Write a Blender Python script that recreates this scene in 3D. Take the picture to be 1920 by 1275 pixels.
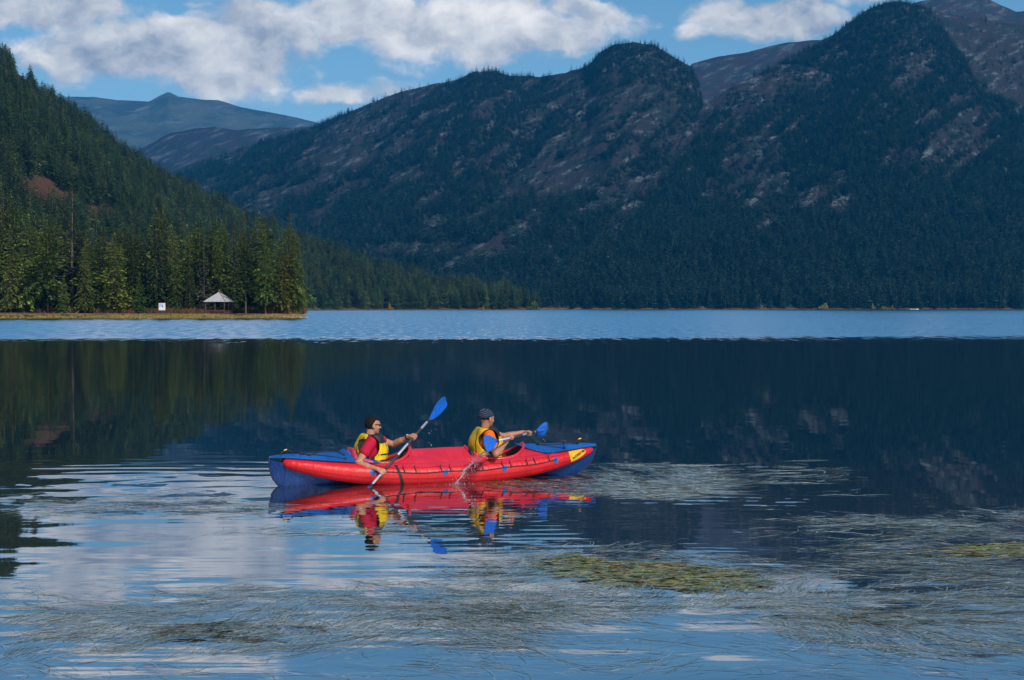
import bpy, bmesh, math, random
import numpy as np
from mathutils import Vector, Matrix

random.seed(7)
RNG = np.random.default_rng(11)
scene = bpy.context.scene
for o in list(bpy.data.objects):
    bpy.data.objects.remove(o, do_unlink=True)
COL = scene.collection

# ---------------------------------------------------------------- camera
CAM_H, FPX, HZ, CX, CY = 2.35, 2900.0, 576.0, 960.0, 637.5
PITCH = math.atan((CY - HZ) / FPX)
cam_data = bpy.data.cameras.new('camera')
cam_data.sensor_width = 36.0
cam_data.lens = FPX / 1920.0 * 36.0
cam_data.clip_start = 0.2
cam_data.clip_end = 40000
cam = bpy.data.objects.new('camera', cam_data)
cam.location = (0, 0, CAM_H)
cam.rotation_euler = (math.pi / 2 - PITCH, 0, 0)
COL.objects.link(cam)
scene.camera = cam

# ---------------------------------------------------------------- node expressions
class E:
    """A socket of a node tree that can be used in arithmetic."""
    def __init__(self, nt, s): self.nt, self.s = nt, s
    def _m(self, op, *a, clamp=False):
        n = self.nt.nodes.new('ShaderNodeMath'); n.operation = op; n.use_clamp = clamp
        for i, v in enumerate((self,) + a):
            if isinstance(v, E): self.nt.links.new(v.s, n.inputs[i])
            else: n.inputs[i].default_value = v
        return E(self.nt, n.outputs[0])
    def __add__(s, o): return s._m('ADD', o)
    __radd__ = __add__
    def __sub__(s, o): return s._m('SUBTRACT', o)
    def __rsub__(s, o): return s._m('MULTIPLY_ADD', -1.0, o)
    def __mul__(s, o): return s._m('MULTIPLY', o)
    __rmul__ = __mul__
    def __truediv__(s, o): return s._m('DIVIDE', o)
    def __pow__(s, o): return s._m('POWER', o)
    def max(s, o): return s._m('MAXIMUM', o)
    def min(s, o): return s._m('MINIMUM', o)
    def clamp(s): return s._m('ADD', 0.0, clamp=True)
    def sin(s): return s._m('SINE')
    def cos(s): return s._m('COSINE')
    def exp(s): return s._m('EXPONENT')
    def sqrt(s): return s._m('SQRT')
    def abs(s): return s._m('ABSOLUTE')
    def atan2(s, o): return s._m('ARCTAN2', o)
    def step(s, a, b):
        n = s.nt.nodes.new('ShaderNodeMapRange'); n.interpolation_type = 'SMOOTHSTEP'
        s.nt.links.new(s.s, n.inputs['Value'])
        n.inputs['From Min'].default_value = a; n.inputs['From Max'].default_value = b
        return E(s.nt, n.outputs[0])

def n_xyz(nt, x, y, z):
    n = nt.nodes.new('ShaderNodeCombineXYZ')
    for i, v in enumerate((x, y, z)):
        if isinstance(v, E): nt.links.new(v.s, n.inputs[i])
        else: n.inputs[i].default_value = v
    return E(nt, n.outputs[0])

def n_sep(nt, v):
    n = nt.nodes.new('ShaderNodeSeparateXYZ'); nt.links.new(v.s, n.inputs[0])
    return [E(nt, n.outputs[i]) for i in range(3)]

def n_noise(nt, vec, scale=1.0, detail=3.0, rough=0.55, dist=0.0, color=False):
    n = nt.nodes.new('ShaderNodeTexNoise')
    if vec is not None: nt.links.new(vec.s, n.inputs['Vector'])
    n.inputs['Scale'].default_value = scale; n.inputs['Detail'].default_value = detail
    n.inputs['Roughness'].default_value = rough; n.inputs['Distortion'].default_value = dist
    return E(nt, n.outputs['Color' if color else 'Fac'])

def n_voronoi(nt, vec, scale=1.0, out='Color'):
    n = nt.nodes.new('ShaderNodeTexVoronoi')
    if vec is not None: nt.links.new(vec.s, n.inputs['Vector'])
    n.inputs['Scale'].default_value = scale
    return E(nt, n.outputs[out])

def n_mix(nt, f, a, b):
    n = nt.nodes.new('ShaderNodeMix'); n.data_type = 'RGBA'
    def put(sock, v):
        if isinstance(v, E): nt.links.new(v.s, sock)
        elif isinstance(v, (int, float)): sock.default_value = v
        else: sock.default_value = (*v, 1.0)
    put(n.inputs[0], f); put(n.inputs[6], a); put(n.inputs[7], b)
    return E(nt, n.outputs[2])

def n_pos(nt):
    return E(nt, nt.nodes.new('ShaderNodeNewGeometry').outputs['Position'])
def n_obj(nt):
    return E(nt, nt.nodes.new('ShaderNodeTexCoord').outputs['Object'])
def n_rand(nt):
    return E(nt, nt.nodes.new('ShaderNodeObjectInfo').outputs['Random'])
def n_attr(nt, name, out='Color'):
    n = nt.nodes.new('ShaderNodeAttribute'); n.attribute_name = name
    return E(nt, n.outputs[out])

# ---------------------------------------------------------------- world, sun, exposure
SUN_EL, SUN_AZ = math.radians(40), math.radians(150)     # azimuth measured clockwise from +Y (north)
scene.view_settings.view_transform = 'Standard'
scene.view_settings.look = 'None'
scene.view_settings.gamma = 1.0
scene.view_settings.use_curve_mapping = False
scene.view_settings.exposure = 0.7
scene.cycles.max_bounces = 6
scene.cycles.diffuse_bounces = 2
scene.cycles.glossy_bounces = 4
scene.cycles.transmission_bounces = 3
scene.cycles.volume_bounces = 0
scene.cycles.use_denoising = True

world = bpy.data.worlds.new('World'); scene.world = world
world.use_nodes = True
wt = world.node_tree
wt.nodes.clear()
def build_world():
    sky = wt.nodes.new('ShaderNodeTexSky'); sky.sky_type = 'NISHITA'
    sky.sun_disc = False; sky.sun_elevation = SUN_EL; sky.sun_rotation = SUN_AZ
    sky.altitude = 1800; sky.air_density = 1.0; sky.dust_density = 0.35; sky.ozone_density = 2.2
    d = E(wt, wt.nodes.new('ShaderNodeTexCoord').outputs['Generated'])
    x, y, z = n_sep(wt, d)
    az = x.atan2(y)
    el = z.atan2((x * x + y * y).sqrt())
    # direction in units of 1000 photo pixels, horizon at v = 0
    u = az * 2.9
    v = el * 2.9
    wv = n_xyz(wt, u * 1.0, v * 1.5, 0.0)
    wc = n_noise(wt, wv, 5.0, 4.0, 0.6, color=True)
    wx, wy, _ = n_sep(wt, wc)
    uw = u + (wx - 0.5) * 0.11
    vw = v + (wy - 0.5) * 0.07
    blobs = [(120, 36, 150, 44, 1.0), (300, 112, 250, 62, 1.0), (430, 118, 120, 72, 1.15), (235, 130, 120, 50, .7),
             (480, 62, 130, 52, .9), (560, 84, 90, 40, .75), (690, 40, 120, 52, 1.1), (800, 62, 150, 58, 1.0),
             (920, 50, 130, 66, 1.1), (1040, 80, 110, 46, .85), (660, 176, 150, 26, .72), (1130, 50, 100, 34, .8),
             (1400, 42, 110, 34, .95), (1480, 46, 90, 34, .95), (1300, 62, 46, 20, .65), (1620, 14, 90, 26, .8),
             (380, 20, 40, 16, .6), (1060, 22, 70, 24, .8), (140, 150, 130, 30, .55), (330, 160, 190, 26, .5)]
    pv = n_xyz(wt, uw, vw, 0.0)
    B = None
    for bx, by, rx, ry, st in blobs:
        m = wt.nodes.new('ShaderNodeVectorMath'); m.operation = 'MULTIPLY_ADD'; wt.links.new(pv.s, m.inputs[0])
        kx, ky = 1000.0 / rx, 1000.0 / ry
        m.inputs[1].default_value = (kx, ky, 0)
        m.inputs[2].default_value = (-(bx - CX) / 1000.0 * kx, -(HZ - by) / 1000.0 * ky, 0)
        dt = wt.nodes.new('ShaderNodeVectorMath'); dt.operation = 'DOT_PRODUCT'
        wt.links.new(m.outputs[0], dt.inputs[0]); wt.links.new(m.outputs[0], dt.inputs[1])
        g = E(wt, dt.outputs['Value'])._m('MULTIPLY_ADD', -0.58, math.log(st))
        B = g if B is None else B.max(g)
    B = B.exp()
    big = n_noise(wt, n_xyz(wt, uw * 0.7, vw, 9.2), 3.1, 1.0, 0.5)
    outside = (uw.abs().step(0.95, 1.2)).max(vw.step(0.58, 0.72))
    B = B.max(big.step(0.47, 0.73) * outside * 0.85)
    def cnoise(du, dv):
        return n_noise(wt, n_xyz(wt, uw + du, (vw + dv) * 1.35, 3.7), 9.5, 5.0, 0.57)
    f0, f1 = cnoise(0, 0), cnoise(0.014, 0.024)
    D0 = B + (f0 - 0.5)
    D1 = B * 0.94 + (f1 - 0.5)
    alpha = D0.step(0.41, 0.74)
    lit = ((D0 - D1) * 2.7 + 0.30).clamp()
    hv = n_noise(wt, n_xyz(wt, u, v * 1.5, 7.1), 4.0, 3.0, 0.5).step(0.35, 0.68)
    ccol = n_mix(wt, (lit * 0.66 + hv * 0.40).clamp(), (3.7, 4.2, 5.1), (12.5, 12.0, 11.3))
    hs = wt.nodes.new('ShaderNodeHueSaturation'); hs.inputs['Saturation'].default_value = 1.14; hs.inputs['Hue'].default_value = 0.484; hs.inputs['Value'].default_value = 1.1
    wt.links.new(sky.outputs[0], hs.inputs['Color'])
    c = n_mix(wt, alpha * 0.96, E(wt, hs.outputs[0]), ccol)
    bg = wt.nodes.new('ShaderNodeBackground'); bg.inputs['Strength'].default_value = 0.062
    wt.links.new(c.s, bg.inputs['Color'])
    out = wt.nodes.new('ShaderNodeOutputWorld'); wt.links.new(bg.outputs[0], out.inputs['Surface'])
build_world()
world.cycles.sampling_method = 'MANUAL'
world.cycles.sample_map_resolution = 512

sun_data = bpy.data.lights.new('sun', 'SUN')
sun_data.energy = 2.2
sun_data.angle = math.radians(9)
sun_data.color = (1.0, 0.94, 0.85)
sun = bpy.data.objects.new('sun', sun_data)
sd = Vector((math.sin(SUN_AZ) * math.cos(SUN_EL), math.cos(SUN_AZ) * math.cos(SUN_EL), math.sin(SUN_EL)))
sun.rotation_euler = sd.to_track_quat('Z', 'Y').to_euler()
sun.location = (0, 0, 60)
COL.objects.link(sun)

# ---------------------------------------------------------------- helpers
ca, sa = math.cos(PITCH), math.sin(PITCH)
def P(px, py, D):
    """World point seen at photo pixel (px, py) at distance D along +Y."""
    a = (px - CX) / FPX; b = -(py - CY) / FPX
    fy = ca + b * sa; fz = -sa + b * ca
    t = D / fy
    return Vector((a * t, D, CAM_H + fz * t))
def W(px, py, z=0.0):
    """World point on the horizontal plane z seen at photo pixel."""
    a = (px - CX) / FPX; b = -(py - CY) / FPX
    fy = ca + b * sa; fz = -sa + b * ca
    t = (z - CAM_H) / fz
    return Vector((a * t, fy * t, z))
def pix(p):
    """Photo pixel of world points (n,3)."""
    p = np.asarray(p, float).reshape(-1, 3)
    y = p[:, 1]; z = p[:, 2] - CAM_H
    f = y * ca - z * sa; up = y * sa + z * ca
    return np.stack([CX + FPX * p[:, 0] / f, CY - FPX * up / f], 1)

def tag(o, label=None, cat=None, group=None, kind=None):
    if label: o['label'] = label
    if cat: o['category'] = cat
    if group: o['group'] = group
    if kind: o['kind'] = kind
    return o
def empty(name, loc=(0, 0, 0), rz=0.0):
    o = bpy.data.objects.new(name, None); COL.objects.link(o)
    o.location = loc; o.rotation_euler = (0, 0, rz); o.empty_display_size = 0.1
    return o
def link(name, me, parent=None, mat=None):
    o = bpy.data.objects.new(name, me)
    if mat is not None:
        for m in (mat if isinstance(mat, (list, tuple)) else [mat]): me.materials.append(m)
    COL.objects.link(o)
    if parent is not None: o.parent = parent
    return o
def mesh_np(name, verts, faces, smooth=False):
    """Mesh from numpy arrays; faces all tris or all quads, or a list."""
    me = bpy.data.meshes.new(name)
    if isinstance(faces, np.ndarray):
        nv, (nf, k) = len(verts), faces.shape
        me.vertices.add(nv); me.vertices.foreach_set('co', np.asarray(verts, np.float32).ravel())
        me.loops.add(nf * k); me.loops.foreach_set('vertex_index', faces.astype(np.int32).ravel())
        me.polygons.add(nf)
        me.polygons.foreach_set('loop_start', np.arange(0, nf * k, k, dtype=np.int32))
        me.update(calc_edges=True); me.validate()
    else:
        me.from_pydata([tuple(map(float, v)) for v in verts], [], [tuple(map(int, f)) for f in faces]); me.update()
    if smooth and len(me.polygons):
        me.polygons.foreach_set('use_smooth', np.ones(len(me.polygons), bool))
    return me
def attr_color(me, name, cols):
    a = me.attributes.new(name, 'FLOAT_COLOR', 'POINT')
    c = np.ones((len(cols), 4), np.float32); c[:, :cols.shape[1]] = cols
    a.data.foreach_set('color', c.ravel())

class MB:
    """Collects simple shapes into one mesh."""
    def __init__(s): s.v, s.f = [], []
    def add(s, vs, fs):
        b = len(s.v); s.v += [tuple(v) for v in vs]; s.f += [tuple(i + b for i in f) for f in fs]
        return s
    def box(s, c, size, rot=None):
        c = Vector(c); hx, hy, hz = [d / 2 for d in size]
        vs = [Vector((x, y, z)) for x in (-hx, hx) for y in (-hy, hy) for z in (-hz, hz)]
        if rot is not None: vs = [rot @ v for v in vs]
        return s.add([v + c for v in vs], [(0, 1, 3, 2), (4, 6, 7, 5), (0, 4, 5, 1), (2, 3, 7, 6), (0, 2, 6, 4), (1, 5, 7, 3)])
    def beam(s, a, b, w, h, up=(0, 0, 1)):
        a, b = Vector(a), Vector(b); d = (b - a).normalized(); u = Vector(up)
        side = d.cross(u).normalized(); u = side.cross(d).normalized()
        vs = []
        for p in (a, b):
            for i, j in ((-1, -1), (1, -1), (1, 1), (-1, 1)): vs.append(p + side * (i * w / 2) + u * (j * h / 2))
        return s.add(vs, [(3, 2, 1, 0), (4, 5, 6, 7), (0, 1, 5, 4), (1, 2, 6, 5), (2, 3, 7, 6), (3, 0, 4, 7)])
    def tube(s, pts, r, n=8, cap=True):
        pts = [Vector(p) for p in pts]; m = len(pts)
        rs = r if isinstance(r, (list, tuple)) else [r] * m
        vs = []; prev = None
        for i, p in enumerate(pts):
            t = (pts[min(i + 1, m - 1)] - pts[max(i - 1, 0)]).normalized()
            if prev is None: prev = t.orthogonal().normalized()
            a = (prev - t * prev.dot(t)).normalized(); prev = a; b = t.cross(a)
            for k in range(n):
                w = 2 * math.pi * k / n
                vs.append(p + a * (math.cos(w) * rs[i]) + b * (math.sin(w) * rs[i]))
        fs = [(i * n + k, i * n + (k + 1) % n, (i + 1) * n + (k + 1) % n, (i + 1) * n + k) for i in range(m - 1) for k in range(n)]
        if cap: fs += [tuple(range(n - 1, -1, -1)), tuple((m - 1) * n + k for k in range(n))]
        return s.add(vs, fs)
    def grid(s, rows, closed=False):
        nr, nc = len(rows), len(rows[0])
        vs = [p for r in rows for p in r]
        fs = [(i * nc + j, i * nc + (j + 1) % nc, (i + 1) * nc + (j + 1) % nc, (i + 1) * nc + j)
              for i in range(nr - 1) for j in range(nc if closed else nc - 1)]
        return s.add(vs, fs)
    def mesh(s, name, smooth=False):
        return mesh_np(name, s.v, s.f, smooth)
    def build(s, name, mat, parent=None, smooth=False):
        return link(name, s.mesh(name, smooth), parent, mat)

def pbr(name, color=(0.5, 0.5, 0.5), rough=0.6, metal=0.0, spec=0.5, fn=None):
    m = bpy.data.materials.new(name); m.use_nodes = True
    nt = m.node_tree; b = nt.nodes['Principled BSDF']
    b.inputs['Base Color'].default_value = (*color, 1); b.inputs['Roughness'].default_value = rough
    b.inputs['Metallic'].default_value = metal; b.inputs['Specular IOR Level'].default_value = spec
    if fn: fn(nt, b)
    return m
def vary(color, amount=0.25, scale=6.0, bump=0.0, bscale=30.0):
    """Base colour broken up by soft noise, plus fine relief."""
    def fn(nt, b):
        o = n_obj(nt)
        f = n_noise(nt, o, scale, 5.0, 0.6)
        lo = tuple(c * (1 - amount) for c in color); hi = tuple(min(1, c * (1 + amount)) for c in color)
        nt.links.new(n_mix(nt, f.step(0.3, 0.7), lo, hi).s, b.inputs['Base Color'])
        if bump:
            n = nt.nodes.new('ShaderNodeBump'); n.inputs['Strength'].default_value = 1.0; n.inputs['Distance'].default_value = bump
            nt.links.new(n_noise(nt, o, bscale, 4.0, 0.6).s, n.inputs['Height'])
            nt.links.new(n.outputs[0], b.inputs['Normal'])
    return fn

def hash2(ix, iy, seed):
    h = (ix.astype(np.int64) * 374761393 + iy.astype(np.int64) * 668265263 + seed * 1442695041) & 0x7fffffff
    h = ((h ^ (h >> 13)) * 1274126177) & 0x7fffffff
    return ((h ^ (h >> 16)) & 0xffff) / 65535.0
def vnoise(x, y, seed=0):
    x = np.asarray(x, float); y = np.asarray(y, float)
    ix, iy = np.floor(x), np.floor(y); fx, fy = x - ix, y - iy
    fx = fx * fx * (3 - 2 * fx); fy = fy * fy * (3 - 2 * fy)
    a = hash2(ix, iy, seed); b = hash2(ix + 1, iy, seed); c = hash2(ix, iy + 1, seed); d = hash2(ix + 1, iy + 1, seed)
    return (a * (1 - fx) + b * fx) * (1 - fy) + (c * (1 - fx) + d * fx) * fy
def fbm(x, y, seed=0, oct=4, gain=0.5):
    t = 0; a = 1; n = 0
    for i in range(oct):
        t = t + a * vnoise(np.asarray(x) * 2 ** i + 17.3 * i, np.asarray(y) * 2 ** i + 5.1 * i, seed + i); n += a; a *= gain
    return t / n
# ================================================================ THE SETTING
# ---------------------------------------------------------------- lake
KA, KB = Vector((-3.08, 20.28, 0)), Vector((0.98, 21.9, 0))      # stern and bow on the water line
def water_mat():
    def fn(nt, b):
        p = n_pos(nt); x, y, z = n_sep(nt, p)
        def vec(sx, sy, scale, det, seed=0.0, dist=0.0):
            c = n_noise(nt, n_xyz(nt, x * sx, y * sy, seed), scale, det, 0.55, dist, color=True)
            a, bb, _ = n_sep(nt, c)
            return (a - 0.5) * 2.0, (bb - 0.5) * 2.0
        # wind-ruffled far water, with an uneven near edge and paler cat's-paws
        edge = n_noise(nt, n_xyz(nt, x * 0.02, y * 0.02, 0.0), 1.0, 3.0)
        edge2 = n_noise(nt, n_xyz(nt, x * 1.5, y * 0.22, 6.0), 1.0, 3.0)
        wind = (y + (edge - 0.5) * 56.0 + (edge2 - 0.5) * 52.0 + x * -0.05).step(98.0, 130.0)
        paws = n_noise(nt, n_xyz(nt, x * 0.012, y * 0.004, 4.0), 1.0, 3.0).step(0.25, 0.7) * 0.5 + 0.7
        wx, wy = vec(0.8, 0.16, 1.6, 3.0, 1.0)
        # calm water: faint long swell and a little texture
        cx_, cy_ = vec(0.5, 1.1, 1.3, 3.0, 2.0)
        lx, ly = vec(0.10, 0.42, 1.0, 2.0, 3.0)
        mid = y.step(9.0, 26.0)
        calm = 0.0022 + mid * 0.0016
        # turbulence and ring waves trailing from the stern
        sx0, sy0 = -4.35, 20.6
        dx, dy = x - sx0, y - sy0
        r = (dx * dx + (dy * dy) * 1.0).sqrt()
        wakeA = ((dx * dx * 0.22 + dy * dy * 0.55) * -0.5).exp()
        wakeB = (((x + 6.0) * (x + 6.0) * 0.16 + (y - 19.4) * (y - 19.4) * 0.42) * -0.5).exp()
        tx, ty = vec(0.8, 1.7, 1.25, 3.0, 5.0, 0.6)
        wk = wakeA.max(wakeB * 0.9)
        turb = wk * 0.07
        # long, almost straight crests beyond the stern
        band = ((y - 22.3) * (y - 22.3) * -0.55).exp() * (x + 8.5).step(0.0, 1.2) * (1.0 - (x + 3.2).step(0.0, 0.7))
        crest = n_noise(nt, n_xyz(nt, x * 1.1, y * 2.2, 8.5), 1.0, 2.0).step(0.30, 0.62) * ((y + (n_noise(nt, n_xyz(nt, x * 0.35, y * 0.3, 8.0), 1.0, 1.0) - 0.5) * 1.2) * 12.0).sin() * band * 0.03
        # concentric rings around the left paddle's stroke
        ring = (r * 8.0 + (tx * 2.6)).sin() * ((r - 2.2) * (r - 2.2) * -0.6).exp() * 0.011
        # ripples slid out to the right of the bow
        bx, by = x - 2.55, y - 18.75
        bmask = ((bx * bx * 0.9 + by * by * 4.0) * -0.5).exp() * n_noise(nt, n_xyz(nt, x * 2.6, y * 7.0, 2.2), 1.0, 2.0).step(0.46, 0.66)
        bw = ((y + x * 0.16) * 17.0 + tx * 1.6).sin() * bmask * 0.07
        # disturbed reflection alongside the hull
        hx = (x + 1.0) * 0.93 + (y - 20.6) * 0.37; hy = (y - 20.6) * 0.93 - (x + 1.0) * 0.37
        hmask = ((hy + 3.0) * (hy + 3.0) * -0.13 + hx * hx * -0.10).exp()
        qx, qy = vec(0.9, 4.2, 1.5, 3.0, 11.0)
        # broken dark streaks of the near left and the low swell in front
        near = (1.0 - y.step(11.0, 17.5))
        nx_, ny_ = vec(0.35, 1.9, 1.0, 2.0, 12.0)
        fx_, fy_ = vec(0.9, 6.0, 1.0, 2.0, 14.0)
        lm = ((x + 5.2) * (x + 5.2) * -0.12 + (y - 15.6) * (y - 15.6) * -0.10).exp()
        sx = wx * wind * paws * 0.13 + cx_ * calm + tx * turb * 0.6 + ring * dx / (r + 0.3) + qx * hmask * 0.010 + nx_ * near * 0.006
        sy = wind * -0.14 + wk * -0.022 + wy * wind * paws * 0.17 + cy_ * calm * 1.1 + ly * 0.0022 + ty * turb + crest + ring * dy / (r + 0.3) + bw + qy * hmask * 0.034 \
            + ny_ * near * 0.034 + fy_ * near * 0.032 + ny_ * lm * 0.022
        nrm = n_xyz(nt, sx, sy, 1.0)
        vn = nt.nodes.new('ShaderNodeVectorMath'); vn.operation = 'NORMALIZE'; nt.links.new(nrm.s, vn.inputs[0])
        rg = wind * 0.06 + y.step(22.0, 60.0) * 0.045 + 0.012
        bed = n_noise(nt, n_xyz(nt, x, y, 0.0), 0.5, 4.0)
        nearbed = 1.0 - y.step(15.0, 27.0)
        col = n_mix(nt, nearbed, (0.004, 0.014, 0.024), n_mix(nt, bed, (0.014, 0.012, 0.010), (0.032, 0.025, 0.018)))
        dif = nt.nodes.new('ShaderNodeBsdfDiffuse'); nt.links.new(col.s, dif.inputs[0])
        glo = nt.nodes.new('ShaderNodeBsdfGlossy'); nt.links.new(rg.s, glo.inputs['Roughness']); nt.links.new(vn.outputs[0], glo.inputs['Normal'])
        glo.inputs['Color'].default_value = (0.96, 0.98, 1.0, 1)
        fr = nt.nodes.new('ShaderNodeFresnel'); fr.inputs['IOR'].default_value = 1.33; nt.links.new(vn.outputs[0], fr.inputs['Normal'])
        mx = nt.nodes.new('ShaderNodeMixShader'); nt.links.new(((E(nt, fr.outputs[0]) ** 0.3).min(0.64) + wind * 0.24).s, mx.inputs[0])
        nt.links.new(dif.outputs[0], mx.inputs[1]); nt.links.new(glo.outputs[0], mx.inputs[2])
        nt.links.new(mx.outputs[0], nt.nodes['Material Output'].inputs['Surface'])
    return pbr('lake_water', (0.004, 0.012, 0.02), 0.02, fn=fn)
me = mesh_np('water', [(-5800, -400, 0), (5800, -400, 0), (5800, 9600, 0), (-5800, 9600, 0)], [(0, 1, 2, 3)])
tag(link('water', me, None, water_mat()), kind='structure')

# ---------------------------------------------------------------- terrain
class Terrain:
    """A ridge lofted from its foot to its crest, falling away behind."""
    def __init__(s, name, crest, foot, nu, nv, power, amp, wl, seed, foot_z=-3.0, crest_amp=0.0, gully=0.0):
        cp = np.array(crest, float); fp = np.array(foot, float)
        px = np.linspace(cp[0, 0], cp[-1, 0], nu)
        cy = np.interp(px, cp[:, 0], cp[:, 1]); cD = np.interp(px, cp[:, 0], cp[:, 2])
        fD = np.interp(px, fp[:, 0], fp[:, 1])
        cy = cy + (fbm(px / 22.0, px * 0, seed + 3, 3) - 0.5) * crest_amp
        R = np.array([P(a, b, c) for a, b, c in zip(px, cy, cD)])
        B = np.stack([(px - CX) / FPX * fD, fD, np.full(nu, foot_z)], 1)
        v = np.concatenate([np.linspace(0, 1, nv), [1.06, 1.15, 1.35, 1.7]])
        V = np.zeros((nu, len(v), 3))
        for j, t in enumerate(v):
            V[:, j, :2] = B[:, :2] + (R[:, :2] - B[:, :2]) * t
            if t <= 1: V[:, j, 2] = foot_z + (R[:, 2] - foot_z) * t ** power
            else: V[:, j, 2] = R[:, 2] - (R[:, 2] - foot_z) * (t - 1) * 0.9 - (t - 1) ** 2 * 60
        n = fbm(V[..., 0] / wl, V[..., 1] / wl, seed, 6, 0.58) - 0.5
        w = np.clip(v, 0, 1)[None, :] ; w = w * (1 - 0.85 * np.clip((w - 0.75) / 0.25, 0, 1))
        V[..., 2] += n * amp * w * 2
        if gully:
            sk = px[:, None] / 75.0 - np.clip(v, 0, 1)[None, :] * 4.5
            g = np.abs(fbm(sk, sk * 0 + 2.2 + v[None, :] * 1.3, seed + 9, 4) - 0.5) * 2
            V[..., 2] += (g - 0.3) * gully * np.sin(np.clip(v, 0, 1) * math.pi)[None, :]
        s.V, s.nu, s.nv, s.v, s.name = V, nu, nv, v, name
    def build(s, mat):
        nu, m = s.V.shape[:2]
        idx = np.arange(nu * m).reshape(nu, m)
        f = np.stack([idx[:-1, :-1], idx[1:, :-1], idx[1:, 1:], idx[:-1, 1:]], -1).reshape(-1, 4)
        s.obj = tag(link(s.name, mesh_np(s.name, s.V.reshape(-1, 3), f, True), None, mat), kind='structure')
        return s.obj
    def scatter(s, n, vmax=1.0, vmin=0.0):
        j1 = s.nv - 1
        A = s.V[:-1, :j1]; Bx = s.V[1:, :j1] - A; By = s.V[:-1, 1:j1 + 1] - A
        area = np.linalg.norm(np.cross(Bx, By), axis=-1)
        vv = s.v[:j1][None, :] * np.ones((s.nu - 1, 1)); area = np.where((vv <= vmax) & (vv >= vmin), area, 0)
        p = (area / area.sum()).ravel()
        c = RNG.choice(len(p), n, p=p); i, j = np.divmod(c, j1)
        a, b = RNG.random(n)[:, None], RNG.random(n)[:, None]
        q = (s.V[i, j] * (1 - a) + s.V[i + 1, j] * a) * (1 - b) + (s.V[i, j + 1] * (1 - a) + s.V[i + 1, j + 1] * a) * b
        return q, s.v[j] + b[:, 0] / j1

def mountain_mat(name, rock, heath, soil, rock_amt, scale=1.0):
    def fn(nt, b):
        p = n_pos(nt); x, y, z = n_sep(nt, p)
        q = n_xyz(nt, x, y, z * 1.2)
        big = n_noise(nt, q, 0.011 * scale, 5.0, 0.62)
        streak = n_noise(nt, n_xyz(nt, (x + z * 1.2) * 0.3, y * 0.2, (z - x * 0.55) * 1.4), 0.03 * scale, 5.0, 0.65)
        stones = n_voronoi(nt, n_xyz(nt, x, y, z), 0.22 * scale)
        st = n_sep(nt, stones)[0]
        fine = n_noise(nt, q, 0.16 * scale, 4.0, 0.7)
        base = n_mix(nt, big.step(0.36, 0.6), soil, heath)
        rk = n_mix(nt, st * 0.6 + fine * 0.4, tuple(c * 0.5 for c in rock), tuple(c * 1.5 for c in rock))
        m = (streak * 0.65 + fine * 0.35).step(0.56 - rock_amt, 0.68 - rock_amt)
        col = n_mix(nt, m, base, rk)
        col = n_mix(nt, (z + fine * 2.0).step(3.2, 2.0), col, (0.15, 0.10, 0.045))
        nt.links.new(col.s, b.inputs['Base Color'])
        bp = nt.nodes.new('ShaderNodeBump'); bp.inputs['Strength'].default_value = 0.9; bp.inputs['Distance'].default_value = 3.0
        nt.links.new((fine + st * 0.7).s, bp.inputs['Height']); nt.links.new(bp.outputs[0], b.inputs['Normal'])
    return pbr(name, rock, 0.95, spec=0.1, fn=fn)

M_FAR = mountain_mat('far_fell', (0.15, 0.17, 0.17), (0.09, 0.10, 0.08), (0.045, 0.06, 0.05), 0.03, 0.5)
M_FELL = mountain_mat('heather_fell', (0.12, 0.13, 0.14), (0.036, 0.028, 0.032), (0.028, 0.032, 0.034), 0.05, 1.2)
M_SLOPE = mountain_mat('scree_slope', (0.150, 0.168, 0.185), (0.038, 0.033, 0.034), (0.020, 0.029, 0.028), 0.045, 1.9)
M_ALP = mountain_mat('alpine_scree', (0.11, 0.115, 0.12), (0.044, 0.028, 0.026), (0.030, 0.034, 0.032), 0.06, 1.3)
M_HILL = mountain_mat('forest_floor', (0.14, 0.10, 0.075), (0.13, 0.068, 0.038), (0.075, 0.042, 0.024), -0.04, 2.0)

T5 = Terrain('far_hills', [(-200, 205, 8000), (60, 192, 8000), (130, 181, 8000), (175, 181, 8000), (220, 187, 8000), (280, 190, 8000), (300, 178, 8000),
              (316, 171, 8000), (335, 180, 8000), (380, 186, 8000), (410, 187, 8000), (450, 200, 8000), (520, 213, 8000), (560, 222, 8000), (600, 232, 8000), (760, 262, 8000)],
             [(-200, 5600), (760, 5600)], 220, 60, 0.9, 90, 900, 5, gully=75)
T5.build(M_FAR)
T6 = Terrain('bald_hill', [(100, 400, 4800), (230, 300, 4800), (280, 268, 4800), (320, 249, 4800), (360, 241, 4800), (400, 238, 4800), (440, 244, 4800), (480, 241, 4800),
              (540, 240, 4800), (600, 237, 4800), (760, 250, 4800)], [(100, 3500), (760, 3500)], 200, 60, 1.0, 50, 420, 6, crest_amp=3, gully=40)
T6.build(M_FELL)
T4 = Terrain('alpine_ridge', [(1200, 210, 4200), (1260, 150, 4200), (1300, 117, 4200), (1350, 106, 4200), (1400, 98, 4200), (1450, 84, 4200), (1500, 76, 4200), (1540, 74, 4200),
              (1600, 50, 4100), (1680, 14, 4000), (1720, 2, 4000), (1760, -6, 4000), (1840, -8, 4000), (1880, 12, 4000), (1905, 22, 4000), (1960, 16, 4000), (2150, 0, 4000)],
             [(1200, 2750), (2150, 2750)], 240, 70, 0.95, 60, 500, 7, crest_amp=3, gully=50)
T4.build(M_ALP)
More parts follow.
